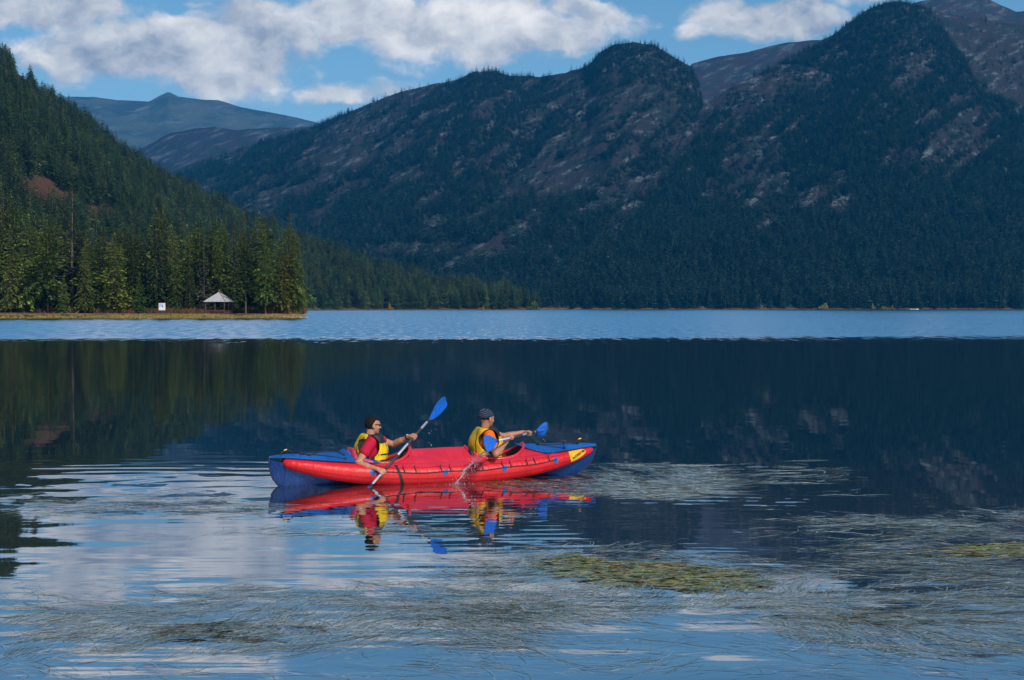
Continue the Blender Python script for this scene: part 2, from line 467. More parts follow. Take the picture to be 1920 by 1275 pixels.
T2 = Terrain('central_mountain', [(240, 372, 3700), (300, 335, 3700), (350, 309, 3600), (400, 293, 3500), (450, 279, 3450), (520, 262, 3400), (580, 242, 3350), (620, 224, 3300), (680, 200, 3250),
              (740, 178, 3200), (800, 161, 3100), (860, 149, 3050), (890, 133, 3000), (930, 134, 3000), (960, 143, 3000), (1010, 143, 2950), (1060, 135, 2900), (1100, 124, 2850),
              (1125, 98, 2800), (1150, 83, 2760), (1190, 77, 2720), (1225, 83, 2700), (1260, 104, 2680), (1295, 122, 2660), (1312, 150, 2640), (1319, 200, 2560), (1326, 260, 2500), (1420, 430, 2200)],
             [(240, 1900), (900, 1750), (1420, 1700)], 460, 170, 1.05, 46, 330, 21, crest_amp=4, gully=42)
T2.build(M_SLOPE)
T3 = Terrain('right_mountain', [(1010, 578, 1660), (1060, 545, 1720), (1100, 494, 1830), (1150, 424, 1960), (1200, 354, 2100), (1250, 288, 2230), (1290, 233, 2360), (1322, 197, 2450), (1400, 152, 2520),
              (1470, 114, 2600), (1540, 78, 2650), (1580, 52, 2680), (1620, 20, 2700), (1660, 4, 2700), (1700, 4, 2700), (1740, 14, 2700), (1780, 26, 2720), (1820, 32, 2740), (1870, 40, 2760),
              (1920, 46, 2780), (2000, 52, 2800), (2200, 70, 2800)],
             [(1010, 1640), (2200, 1640)], 460, 170, 1.06, 40, 300, 31, crest_amp=4, gully=40)
T3.build(M_SLOPE)
T1 = Terrain('wooded_hill', [(-330, -60, 1050), (-100, 52, 1080), (0, 112, 1100), (50, 152, 1120), (100, 196, 1140), (150, 228, 1160), (200, 268, 1190), (250, 302, 1210), (300, 334, 1230), (350, 360, 1250),
              (420, 396, 1290), (500, 428, 1320), (560, 450, 1350), (620, 474, 1370), (700, 500, 1390), (760, 522, 1390), (850, 546, 1380), (920, 560, 1350), (980, 572, 1310), (1012, 579.5, 1275)],
             [(-330, 470), (0, 500), (300, 700), (540, 1080), (700, 1180), (1012, 1262)], 300, 110, 1.02, 16, 160, 41, foot_z=-1.5)
T1.build(M_HILL)

# flat wooded spit with the gazebo; shoreline in front, inlet behind its right end
def spit():
    cols = []
    pxs = np.concatenate([np.linspace(-420, 540, 97), np.linspace(548, 580, 9)])
    for a in pxs:
        f = 322 + 3.0 * math.sin(a / 61.0) + 2.2 * math.sin(a / 23.0 + 1) + (0.0 if a < 540 else (a - 540) * 0.10)
        bk = np.interp(a, [-420, 300, 420, 500, 545, 565, 580], [900, 900, 640, 470, 400, 360, 332])
        col = []
        for t in np.concatenate([np.linspace(0, 0.2, 14), np.linspace(0.24, 1, 20)]):
            d = f + (bk - f) * t
            e = min(d - f, (bk - d) * 0.6 if a > 300 else 99)
            if a > 545: e = min(e, (580 - a) * 0.35)
            z = -0.25 + 1.05 * (1 - math.exp(-max(e, 0) / 5.0)) + 0.25 * (float(fbm(a / 9.0, d / 3.0, 3, 3)) - 0.5) * min(1, max(e, 0) / 3)
            col.append(((a - CX) / FPX * d, d, z))
        cols.append(col)
    def fn(nt, b):
        p = n_pos(nt); x, y, z = n_sep(nt, p)
        f = n_noise(nt, p, 0.5, 5.0, 0.6); g = n_noise(nt, p, 0.07, 3.0)
        a = n_mix(nt, f, (0.20, 0.12, 0.04), (0.33, 0.22, 0.09))
        c = n_mix(nt, g.step(0.4, 0.65), a, (0.09, 0.075, 0.02))
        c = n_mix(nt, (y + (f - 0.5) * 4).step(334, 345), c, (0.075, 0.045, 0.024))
        nt.links.new(c.s, b.inputs['Base Color'])
    mb = MB().grid(cols)
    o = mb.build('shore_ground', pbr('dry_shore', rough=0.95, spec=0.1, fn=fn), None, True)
    return tag(o, kind='structure')
spit()

# ---------------------------------------------------------------- conifers
def needle_mat(name, dark, light, tip, var=0.5):
    def fn(nt, b):
        r = n_rand(nt); o = n_obj(nt)
        f = n_noise(nt, o, 0.55, 3.0, 0.6)
        c = n_mix(nt, f.step(0.3, 0.72), dark, light)
        c = n_mix(nt, (r * 1.0) ** 2.2 * var, c, tip)
        r2 = (r * 37.7)._m('FRACT')
        vm = nt.nodes.new('ShaderNodeVectorMath'); vm.operation = 'SCALE'; nt.links.new(c.s, vm.inputs[0]); nt.links.new((r2 * 1.25 + 0.45).s, vm.inputs['Scale'])
        c = E(nt, vm.outputs[0])
        nt.links.new(c.s, b.inputs['Base Color'])
    return pbr(name, dark, 0.7, spec=0.25, fn=fn)
M_NEEDLE = needle_mat('pine_needles', (0.038, 0.071, 0.016), (0.128, 0.185, 0.036), (0.258, 0.242, 0.039), 0.75)
M_NEEDLE_SLIM = needle_mat('spruce_needles', (0.031, 0.061, 0.019), (0.093, 0.141, 0.037), (0.180, 0.179, 0.046), 0.7)
M_NEEDLE_GREY = needle_mat('bare_larch_twigs', (0.058, 0.055, 0.042), (0.143, 0.130, 0.104), (0.117, 0.104, 0.072))
M_FOREST = needle_mat('hill_forest', (0.027, 0.059, 0.020), (0.066, 0.114, 0.033), (0.131, 0.142, 0.037), 0.8)
M_FOREST_FAR = needle_mat('mountain_forest', (0.009, 0.031, 0.022), (0.020, 0.052, 0.032), (0.044, 0.059, 0.037), 0.6)
M_BARK = pbr('bark', (0.10, 0.075, 0.055), 0.9, spec=0.1, fn=vary((0.105, 0.078, 0.058), 0.4, 3.0))
M_BARK_RED = pbr('red_bark', (0.2, 0.1, 0.06), 0.9, spec=0.1, fn=vary((0.19, 0.10, 0.065), 0.35, 3.0))

def conifer(H, R, z0, whorls, nb, sub, seed, shape=0.8, droop=0.25, ragged=0.35, lobes=0.5, gap=0.0, fine=1.0):
    """Crown of kite-shaped needle sprays on drooping boughs: arrays of verts and quads."""
    rg = np.random.default_rng(seed); V = []; Fc = []
    def kite(a, d, s, L, w, up):
        m = a + d * L * 0.5
        b = len(V)
        V.extend([a, m + s * w + up * w * 0.3, a + d * L, m - s * w + up * w * 0.3]); Fc.append((b, b + 1, b + 2, b + 3))
    ph = rg.random(4) * 6.28
    for i in range(whorls):
        t = (i + rg.random() * 0.7) / whorls
        z = z0 * H + (1 - z0) * H * t
        prof = (1 - t) ** shape * (0.45 + 0.55 * min(1, t / 0.12 + 0.25))
        prof *= 1 + lobes * 0.35 * math.sin(t * 21 + ph[0])
        n = max(3, int(nb * (0.5 + 0.7 * (1 - t))))
        a0 = rg.random() * 6.28
        for k in range(n):
            if rg.random() < gap: continue
            a = a0 + 6.283 * k / n + rg.normal() * 0.25
            L = max(0.35, R * prof * (1 + rg.normal() * ragged) * (1 + lobes * 0.3 * math.sin(a * 2 + ph[1] + t * 7)))
            rise = 0.55 - 0.75 * (1 - t) + rg.normal() * 0.1
            d = np.array([math.cos(a), math.sin(a), rise * 0.6]); d /= np.linalg.norm(d)
            s = np.array([-math.sin(a), math.cos(a), 0.0]); up = np.array([0, 0, 1.0])
            o = np.array([0, 0, z])
            if sub <= 1:
                kite(o + d * L * 0.05, d + np.array([0, 0, -droop * 0.5]), s, L, L * 0.34 + 0.25, -up)
                continue
            for q in range(sub):
                f = (q + 0.8 * rg.random()) / sub
                base = o + d * L * (0.12 + 0.8 * f) + up * (-droop * L * f * f)
                sd_ = rg.choice([-1, 1]) * (0.25 + 0.9 * rg.random())
                dd = d * (0.9 - 0.1 * q / sub) + s * sd_ + up * (rg.normal() * 0.28 - droop * 0.3); dd /= np.linalg.norm(dd)
                ss = np.cross(dd, up + rg.normal(size=3) * 0.35); ss /= np.linalg.norm(ss) + 1e-6
                kite(base, dd, ss, (0.34 * L * (1.2 - 0.55 * f) + 0.3) * fine, (0.10 * L + 0.14) * fine, up)
    # leader
    for k in range(4):
        a = k * 1.57; kite(np.array([0, 0, H * 0.955]), np.array([0.08 * math.cos(a), 0.08 * math.sin(a), 1.0]), np.array([-math.sin(a), math.cos(a), 0]), H * 0.05, 0.14, np.zeros(3))
    return np.array(V), np.array(Fc)
def trunk_mb(H, r, top=0.97, lean=0.0):
    pts = [(0, 0, -0.3)] + [(lean * t * t * H, 0.3 * lean * math.sin(t * 5) * H, t * H) for t in np.linspace(0.02, top, 7)]
    rs = [r * 1.25] + [r * (1 - 0.93 * t) for t in np.linspace(0.02, 1, 7)]
    return MB().tube(pts, rs, 7)

PROTO = []    # (crown mesh, trunk mesh, height)
specs = [  # H, R, z0, whorls, nb, sub, shape, droop, ragged, lobes, gap, needle, bark
    (20, 3.9, .10, 39, 9, 29, .72, .22, .28, .8, .05, M_NEEDLE, M_BARK),
    (22, 3.5, .16, 41, 9, 29, .62, .20, .32, .9, .08, M_NEEDLE, M_BARK_RED),
    (24, 3.0, .08, 48, 8, 25, .82, .34, .26, .5, .06, M_NEEDLE_SLIM, M_BARK),
    (25, 2.5, .06, 52, 8, 25, .86, .38, .24, .4, .06, M_NEEDLE_SLIM, M_BARK),
    (18, 3.3, .30, 32, 9, 29, .66, .16, .30, .8, .06, M_NEEDLE, M_BARK),
    (21, 2.7, .12, 34, 6, 21, .80, .30, .40, .5, .30, M_NEEDLE_GREY, M_BARK),
    (10, 2.3, .06, 25, 9, 25, .85, .20, .25, .5, .05, M_NEEDLE, M_BARK),
    (23, 4.1, .12, 43, 10, 29, .58, .18, .34, 1.0, .08, M_NEEDLE, M_BARK_RED),
]
for i, sp in enumerate(specs):
    v, f = conifer(sp[0], sp[1], sp[2], sp[3], sp[4], sp[5], 100 + i, sp[6], sp[7], sp[8], sp[9], sp[10], 0.44)
    cm = mesh_np('crown', v, f); cm.materials.append(sp[11])
    tm = trunk_mb(sp[0], 0.013 * sp[0], lean=0.006 * (i % 3 - 1)).mesh('trunk', True); tm.materials.append(sp[12])
    PROTO.append((cm, tm, sp[0]))
def tree(kind, loc, H, rz, wide, label, group, name='pine_tree'):
    cm, tm, h = PROTO[kind]; s = H / h
    r = empty(name, loc, rz); r.scale = (s * wide, s * wide, s)
    c = bpy.data.objects.new('crown', cm); COL.objects.link(c); c.parent = r
    t = bpy.data.objects.new('trunk', tm); COL.objects.link(t); t.parent = r
    tag(r, label, 'tree', group)
    return r

TOPX = [-80, 0, 30, 55, 120, 180, 230, 290, 340, 400, 440, 500, 540, 572]
TOPY = [322, 330, 345, 396, 402, 418, 394, 362, 384, 396, 370, 380, 396, 470]
# the foremost trees of the spit, one by one: px, D, top py, kind, width, label
heroes = [
    (216, 338, 436, 0, 1.10, 'broad bright green pine at the water left of the white notice board'),
    (262, 334, 514, 6, 1.0, 'smallest young pine, left of the white notice board on the shore'),
    (120, 333, 516, 6, 0.9, 'short young pine on the far left part of the shore'),
    (461, 334, 448, 4, 1.0, 'pine with a long bare trunk just right of the gazebo'),
    (408, 343, 432, 0, 0.82, 'upright green pine rising right behind the gazebo roof'),
    (498, 335, 436, 1, 0.85, 'yellow-green pine two trees right of the gazebo, with reddish trunk'),
    (530, 337, 455, 0, 0.85, 'dark rounded pine between the gazebo and the tip of the spit'),
    (545, 340, 398, 1, 0.80, 'tall pine near the tip of the spit with reddish foot'),
    (562, 341, 452, 2, 0.8, 'slim dark spruce standing last at the tip of the spit'),
    (383, 340, 452, 5, 0.9, 'grey half-bare larch left of and behind the gazebo'),
    (294, 342, 362, 3, 1.0, 'tall slim spruce with bare upper trunk right above the notice board'),
    (330, 341, 440, 2, 1.05, 'dark drooping spruce between the notice board and the gazebo'),
    (356, 339, 470, 2, 0.9, 'shorter dark spruce left of the gazebo roof'),
    (160, 339, 452, 2, 1.0, 'dark slim spruce left of the broad bright pine'),
    (90, 338, 402, 7, 1.0, 'tall broad pine with loose crown at the left of the spit'),
    (20, 338, 420, 2, 1.1, 'dark spruce at the left edge of the picture on the shore'),
    (55, 341, 400, 0, 1.0, 'tall green pine second from the left edge on the shore'),
    (136, 352, 352, 5, 1.4, 'tall pale leafless larch sticking out above the left shore trees'),
    (250, 345, 415, 1, 0.95, 'light green pine behind the smallest young pine'),
    (440, 348, 392, 3, 1.0, 'tall slim spruce behind the bare-trunked pine by the gazebo'),
]
rs = random.Random(5)
def ground_z(x, y): return 0.72
for px, D, top, k, wd, lab in heroes:
    H = (HZ - top) / FPX * D + 2.35 - 0.7
    tree(k, ((px - CX) / FPX * D, D, 0.62), H, rs.random() * 6.28, wd, lab, None, 'spruce_tree' if k in (2, 3) else ('larch_tree' if k == 5 else 'pine_tree'))
spit_trees = []
n_spit = 0
used = [((h[0] - CX) / FPX * h[1], h[1]) for h in heroes]
for it in range(4000):
    if n_spit >= 140: break
    px = rs.uniform(-75, 566); D = 341 + 120 * rs.random() ** 1.3
    lim = np.interp(px, [-80, 480, 540, 570], [480, 440, 385, 350])
    if D > lim: continue
    x = (px - CX) / FPX * D
    if any((x - a) ** 2 + (D - b) ** 2 < 9 for a, b in used): continue
    if abs(x - (411 - CX) / FPX * 336) < 4.5 and D < 343: continue
    used.append((x, D))
    top = np.interp(px, TOPX, TOPY); H = (HZ - top) / FPX * D * rs.uniform(0.70, 1.0)
    k = rs.choices([0, 1, 2, 3, 7, 5, 4], [4, 4, 5, 4, 3, .8, 1])[0]
    spit_trees.append((px, k, tree(k, (x, D, 0.65), H, rs.random() * 6.28, rs.uniform(0.8, 1.15),
         'conifer of the spit wood', 'conifers of the spit wood behind the front row',
         'spruce_tree' if k in (2, 3) else ('larch_tree' if k == 5 else 'pine_tree'))))
    n_spit += 1

KINDS = {0: 'broad green pines', 1: 'open-crowned green pines', 2: 'dark drooping spruces', 3: 'dark slim spruces', 4: 'short bare-trunked pines', 5: 'grey half-bare larches', 7: 'wide loose-crowned pines'}
ZONES = [(110, 'near the left picture edge'), (250, 'behind the broad bright pine'), (345, 'behind the notice board'), (455, 'behind the gazebo'), (999, 'towards the spit tip')]
ORD = ['leftmost'] + [w + ' from left' for w in ('second', 'third', 'fourth', 'fifth', 'sixth', 'seventh', 'eighth', 'ninth', 'tenth', 'eleventh', 'twelfth', 'thirteenth', 'fourteenth', 'fifteenth', 'sixteenth')]
seen = {}
for px, k, o in sorted(spit_trees, key=lambda t: t[0]):
    zone = next(z for lim, z in ZONES if px < lim); n = seen.get((k, zone), 0); seen[(k, zone)] = n + 1
    o['label'] = f'{ORD[min(n, 15)]} of the {KINDS[k]} in the wood {zone}'

# ---------------------------------------------------------------- forests on the slopes
def low_tree(i, mat, H=20, R=3.0, **kw):
    v, f = conifer(H, R, kw.get('z0', .06), kw.get('w', 20), kw.get('nb', 7), kw.get('sub', 2), 300 + i, kw.get('shape', .75), kw.get('droop', .25), .3, kw.get('lobes', .6), kw.get('gap', 0.03), kw.get('fine', 1.0))
    tv = MB().tube([(0, 0, -2), (0, 0, H * .9)], [.3, .05], 4, False)
    b = len(v); v = np.concatenate([v, np.array([tuple(p) for p in tv.v])]); f = np.concatenate([f, np.array(tv.f) + b])
    me = mesh_np('forest_tree', v, f); me.materials.append(mat)
    return bpy.data.objects.new('forest_tree', me)
def forest(name, label, pts, scale, kind, protos):
    pc = bpy.data.collections.new(name + '_kinds')
    for i, o in enumerate(protos): o.name = f'{name}_{i:02d}'; pc.objects.link(o)
    me = bpy.data.meshes.new(name); n = len(pts)
    me.vertices.add(n); me.vertices.foreach_set('co', np.asarray(pts, np.float32).ravel())
    me.attributes.new('s', 'FLOAT_VECTOR', 'POINT').data.foreach_set('vector', np.asarray(scale, np.float32).ravel())
    me.attributes.new('r', 'FLOAT', 'POINT').data.foreach_set('value', (RNG.random(n) * 6.28).astype(np.float32))
    me.attributes.new('k', 'INT', 'POINT').data.foreach_set('value', kind.astype(np.int32))
    o = link(name, me); tag(o, label, 'forest', kind='stuff')
    ng = bpy.data.node_groups.new(name, 'GeometryNodeTree')
    ng.interface.new_socket('Geometry', in_out='INPUT', socket_type='NodeSocketGeometry')
    ng.interface.new_socket('Geometry', in_out='OUTPUT', socket_type='NodeSocketGeometry')
    N, L = ng.nodes, ng.links
    gi, go = N.new('NodeGroupInput'), N.new('NodeGroupOutput')
    ci = N.new('GeometryNodeCollectionInfo'); ci.inputs['Collection'].default_value = pc
    ci.inputs['Separate Children'].default_value = True; ci.inputs['Reset Children'].default_value = True
    ip = N.new('GeometryNodeInstanceOnPoints'); ip.inputs['Pick Instance'].default_value = True
    def na(nm, ty):
        a = N.new('GeometryNodeInputNamedAttribute'); a.data_type = ty; a.inputs['Name'].default_value = nm
        return a.outputs['Attribute']
    cx = N.new('ShaderNodeCombineXYZ'); L.new(na('r', 'FLOAT'), cx.inputs[2])
    L.new(gi.outputs[0], ip.inputs['Points']); L.new(ci.outputs[0], ip.inputs['Instance'])
    L.new(na('k', 'INT'), ip.inputs['Instance Index']); L.new(cx.outputs[0], ip.inputs['Rotation']); L.new(na('s', 'FLOAT_VECTOR'), ip.inputs['Scale'])
    L.new(ip.outputs[0], go.inputs[0])
    md = o.modifiers.new('scatter', 'NODES'); md.node_group = ng
    return o
def diag(q, slope, along, across, seed):
    """Noise stretched along the slope's diagonal bands, per point."""
    p = pix(q); c = 1 / math.hypot(1, slope); s = slope * c
    a = p[:, 0] * c + p[:, 1] * s; b = -p[:, 0] * s + p[:, 1] * c
    return fbm(a / along, b / across, seed, 4, 0.55), p
protos_hill = [low_tree(i, M_FOREST, 20, r, w=26, nb=9, sub=6, fine=.7, shape=sh, lobes=.8) for i, (r, sh) in enumerate([(3.9, .55), (3.5, .62), (3.0, .72), (4.3, .5), (3.3, .66)])]
q, v = T1.scatter(13500, 1.0, 0.01)
p = pix(q)
ok = (q[:, 2] > 0.8) & (p[:, 0] > -260)
for ex, ey, rx, ry in [(68, 366, 46, 36), (115, 386, 40, 26), (188, 414, 36, 28), (40, 150, 16, 30), (75, 178, 14, 14), (160, 392, 30, 8)]:
    ok &= ((p[:, 0] - ex) / rx) ** 2 + ((p[:, 1] - ey) / ry) ** 2 > 1
# behind the spit wood nothing of the slope's foot shows
q, v, p = q[ok], v[ok], p[ok]
cl = fbm(p[:, 0] / 28, p[:, 1] / 20, 91, 3)
hgt = 9 + 11 * RNG.random(len(q)) + 9 * (cl - .4) - 2.0 * (v > 0.85)
hgt = np.clip(hgt, 6, 25) * 0.9
order = np.argsort(q[:, 1])
topy = np.interp(p[:, 0], TOPX, TOPY)
indiv = []
right = [i for i in order if 585 < p[i, 0] < 1005][:70]
left = [i for i in order if 0 < p[i, 0] < 560 and p[i, 1] < topy[i] + 4][:70]
indiv = right + left
HP = []
for i in range(3):
    vv, ff = conifer(20, [4.5, 3.7, 4.1][i], .06, 32, 10, 9, 700 + i, [.54, .66, .5][i], .22, .3, .8, .03, .62)
    cm = mesh_np('crown', vv, ff); cm.materials.append(M_FOREST)
    tm = trunk_mb(20, .26).mesh('trunk', True); tm.materials.append(M_BARK); HP.append((cm, tm, 20))
base_n = len(PROTO); PROTO += HP
for n, i in enumerate(indiv):
    rt = i in set(right)
    tree(base_n + n % 3, tuple(q[i]), hgt[i], rs.random() * 6.28, rs.uniform(.9, 1.2),
         'dark green conifer near the waterline of the low wooded point beyond the spit' if p[i, 0] > 585 else 'dark green conifer on the steep hillside above the spit wood',
         'conifers along the shore of the wooded point' if p[i, 0] > 585 else 'nearest conifers of the left hillside')
keep = np.ones(len(q), bool); keep[indiv] = False
q, hgt = q[keep], hgt[keep]
sc = np.stack([hgt / 20 * (0.9 + 0.35 * RNG.random(len(q)))] * 2 + [hgt / 20], 1)
forest('hillside_forest', 'dense dark green conifer forest covering the left hill', q, sc, RNG.integers(0, 5, len(q)), protos_hill)

protos_far = [low_tree(60 + i, M_FOREST_FAR, 20, r, w=17, nb=6, sub=2, shape=sh, lobes=.6, fine=1.4) for i, (r, sh) in enumerate([(4.0, .58), (3.6, .66), (4.5, .5), (3.2, .72)])]
def mountain_forest(T, name, label, n, slope, seed, lo, hi, extra=None):
    q, v = T.scatter(n, 1.0, 0.004)
    d, p = diag(q, slope, 90, 15, seed)
    big = fbm(p[:, 0] / 120, p[:, 1] / 90, seed + 5, 3)
    thr = np.interp(p[:, 1], [0, 150, 330, 470, 560, 580], lo)
    thr = np.where((p[:, 1] < 160) & (p[:, 0] > 1090) & (p[:, 0] < 1320), .34, thr)
    ok = ((d * 0.62 + big * 0.38 > thr) | (RNG.random(len(q)) < 0.11)) & (q[:, 2] > 0.6)
    if extra is not None: ok &= extra(p, d)
    q, v, p = q[ok], v[ok], p[ok]
    h = np.interp(p[:, 1], [0, 200, 400, 580], hi) * (0.5 + 0.9 * RNG.random(len(q)) ** 1.3)
    sc = np.stack([h / 20 * (0.95 + 0.4 * RNG.random(len(q)))] * 2 + [h / 20], 1)
    return forest(name, label, q, sc, RNG.integers(0, 4, len(q)), protos_far_copy())
def protos_far_copy(): return [bpy.data.objects.new('forest_tree', o.data) for o in protos_far]
def ex2(p, d):
    # top knoll thickly wooded, open heath on the long crest to its left
    ok = np.ones(len(p), bool)
    for ex, ey, rx, ry in [(1070, 330, 70, 34), (830, 470, 150, 16), (640, 300, 60, 24), (1150, 145, 22, 10)]:
        ok &= (((p[:, 0] - ex) / rx) ** 2 + ((p[:, 1] - ey) / ry) ** 2 > 1) | (RNG.random(len(p)) < 0.12)
    return ok
def ex3(p, d):
    g = np.interp(p[:, 1], [190, 300, 420, 545], [1345, 1262, 1168, 1085])
    alp = np.interp(p[:, 0], [1700, 1760, 1800, 1840, 1930, 2200], [-50, 40, 100, 165, 215, 300])
    ok0 = (p[:, 1] > alp + 20 * (RNG.random(len(p)) - .5)) | (RNG.random(len(p)) < 0.03)
    ok = (p[:, 0] > g + 12) | (p[:, 1] > 455) | (RNG.random(len(p)) < 0.15)
    for ex, ey, rx, ry in [(1400, 360, 90, 40), (1700, 300, 60, 24), (1450, 150, 110, 30), (1390, 180, 70, 36)]:
        ok &= (((p[:, 0] - ex) / rx) ** 2 + ((p[:, 1] - ey) / ry) ** 2 > 1) | (RNG.random(len(p)) < 0.3)
    return ok & ok0
mountain_forest(T2, 'mountain_forest', 'dark blue-green conifers in bands on the central mountain', 46000, -0.5, 50, [.42, .465, .47, .40, .24, .1], [8, 10, 15, 19], ex2)
mountain_forest(T3, 'mountain_forest', 'dark blue-green conifer forest on the right mountain', 54000, -0.7, 60, [.40, .42, .415, .34, .18, .05], [8, 10, 15, 19], ex3)
# ================================================================ KAYAK
def fabric(name, col, rough=0.42, wr=0.004, sc=7.0, spec=0.4):
    def fn(nt, b):
        o = n_obj(nt)
        f = n_noise(nt, o, 3.0, 5.0, 0.6); g = n_noise(nt, o, 40.0, 3.0, 0.6)
        lo = tuple(c * 0.82 for c in col); hi = tuple(min(1, c * 1.12 + 0.004) for c in col)
        nt.links.new(n_mix(nt, (f * 0.7 + g * 0.3).step(0.3, 0.7), lo, hi).s, b.inputs['Base Color'])
        bp = nt.nodes.new('ShaderNodeBump'); bp.inputs['Strength'].default_value = 1.0; bp.inputs['Distance'].default_value = wr
        w = n_noise(nt, o, sc, 4.0, 0.55, 0.8)
        ox, oy, oz = n_sep(nt, o)
        fold = n_noise(nt, n_xyz(nt, ox * 16.0, oy * 3.0, oz * 5.0), 1.0, 3.0, 0.6, 0.6).step(0.42, 0.75)
        nt.links.new((w + g * 0.06 + fold * 0.5).s, bp.inputs['Height']); nt.links.new(bp.outputs[0], b.inputs['Normal'])
        nt.links.new((f * 0.25 + (rough - 0.12)).s, b.inputs['Roughness'])
    return pbr(name, col, rough, spec=spec, fn=fn)
M_RED = fabric('red_coated_fabric', (0.66, 0.009, 0.016), 0.40, 0.009, 4.0, 0.4)
M_DECK = fabric('red_deck_fabric', (0.64, 0.018, 0.045), 0.30, 0.010, 5.0, 0.6)
M_BLUE = fabric('blue_coated_fabric', (0.005, 0.090, 0.34), 0.42, 0.012, 6.0)
M_BLUE_DK = fabric('dark_blue_hull_fabric', (0.004, 0.040, 0.18), 0.40, 0.010, 5.0)
M_SEAM = fabric('red_seam_tape', (0.50, 0.008, 0.014), 0.5, 0.004, 9.0, 0.3)
M_BLACK = pbr('black_webbing', (0.012, 0.012, 0.014), 0.6, fn=vary((0.013, 0.013, 0.015), 0.4, 60))
M_INNER = pbr('grey_liner', (0.06, 0.06, 0.065), 0.7, fn=vary((0.06, 0.06, 0.065), 0.3, 8))
M_YEL = pbr('yellow_patch', (0.85, 0.42, 0.01), 0.5, fn=vary((0.86, 0.42, 0.01), 0.06, 9))

kd = (KB - KA).normalized(); KYAW = math.atan2(kd.y, kd.x)
K0 = KA + kd * 2.185
KROT = Matrix.Rotation(KYAW, 3, 'Z')
def KL(px, py, D):
    """Kayak-local point seen at a photo pixel at distance D."""
    return KROT.inverted() @ (P(px, py, D) - K0)

kayak = empty('kayak', K0, KYAW)
tag(kayak, 'red and blue inflatable two-seat kayak carrying both paddlers', 'kayak')
XC, XH = 0.06, 2.36
def kq(x): return min(1.0, abs(x - XC) / XH)
def k_wt(x): return 0.288 * max(0.0, 1 - kq(x) ** 2.6) ** 0.78 + 0.004
def k_r(x): return max(0.012, 0.150 * max(0.0, 1 - kq(x) ** 3.0) ** 0.66)
def k_zt(x): return 0.100 + 0.253 * kq(x) ** 2.4
KEEL = [(-2.30, .388), (-2.297, .30), (-2.285, .20), (-2.25, .10), (-2.19, .02), (-2.08, -.06), (-1.8, -.09), (0, -.11), (1.7, -.09), (2.0, -.05), (2.17, .01), (2.29, .095), (2.37, .20), (2.41, .31), (2.42, .398)]
RIDGE = [(-2.30, .390), (-2.2, .404), (-1.9, .408), (-1.35, .425), (-0.9, .40), (-0.38, .425), (-0.25, .430), (0, .428), (.4, .430), (.9, .42), (1.3, .432), (1.9, .428), (2.25, .418), (2.42, .400)]
def k_zk(x): return float(np.interp(x, *zip(*KEEL)))
def k_zr(x): return float(np.interp(x, *zip(*RIDGE)))
def tube_pt(x, ang, side, off=0.0):
    r = k_r(x) + off
    return Vector((x, side * (k_wt(x) + r * math.cos(ang)), k_zt(x) + r * math.sin(ang)))
def deck_pt(x, t, off=0.0):
    """t from -1 (near tube) to 1 (far tube); beyond 1 it wraps down the tube."""
    s = 1 if t >= 0 else -1; a = abs(t)
    if a > 1:
        return tube_pt(x, math.pi / 2 - (a - 1) * math.pi, s, 0.006 + off)
    ze = k_zt(x) + k_r(x) + 0.004
    z = ze + (k_zr(x) - ze) * (1 - a ** (1.22 + 0.5 * min(1, max(0, abs(x - .05) - .9) / .8)))
    return Vector((x, k_wt(x) * t, z + off))
xs_all = np.concatenate([np.linspace(-2.30, -2.05, 16), np.linspace(-2.0, 2.1, 72), np.linspace(2.15, 2.42, 18)])
# lower hull skin
rows = []
for x in xs_all:
    zk, zt, w = k_zk(x), k_zt(x), k_wt(x) * 1.0 + 0.004
    zt = max(zt, zk) if -2.28 < x < 2.4 else min(k_zr(x), max(zt, zk))
    rows.append([(x, w * t, zk + (zt - zk) * abs(t) ** (1.25 + 0.7 * (1 - kq(x)))) for t in np.linspace(-1, 1, 17)])
hull = MB().grid(rows).build('hull_skin', M_BLUE_DK, kayak, True)
sb = MB()
sb.tube([(x, 0, z) for x, z in KEEL[:6]], 0.010, 6); sb.tube([(x, 0, z) for x, z in KEEL[-6:]], 0.010, 6)
sb.build('keel_binding', M_BLACK, hull, True)
# red side tubes
def side_tube(s):
    xs = np.concatenate([[-2.13, -2.12], np.linspace(-2.10, 2.30, 64), [2.34, 2.355]])
    rr = []
    for i, x in enumerate(xs):
        k = 0.12 if i in (0, len(xs) - 1) else (0.7 if i in (1, len(xs) - 2) else 1)
        r = k_r(x) * k
        rr.append([(x, s * (k_wt(x) + r * math.cos(a)), k_zt(x) + r * math.sin(a)) for a in np.linspace(0, 2 * math.pi, 21)[:-1]])
    mb = MB().grid(rr, True); n = 20; m = len(xs)
    mb.f += [tuple(range(n)), tuple((m - 1) * n + k for k in range(n))]
    return mb.build('side_tube', M_RED, kayak, True)
def tube_disc(x0, ang0, side, R, off, n=20):
    vs = [tube_pt(x0, ang0, side, off)]
    for ring in (0.5, 1.0):
        for k in range(n):
            a = 2 * math.pi * k / n
            x = x0 + R * ring * math.cos(a); vs.append(tube_pt(x, ang0 + R * ring * math.sin(a) / k_r(x), side, off))
    fs = [(0, 1 + k, 1 + (k + 1) % n) for k in range(n)] + [(1 + k, 1 + n + k, 1 + n + (k + 1) % n, 1 + (k + 1) % n) for k in range(n)]
    return MB().add(vs, fs)
TIES = [-0.66, -0.58, -0.42, -0.06, 0.07, 0.42, 0.53, 0.83, 0.95, 1.20, 1.32, 1.55]
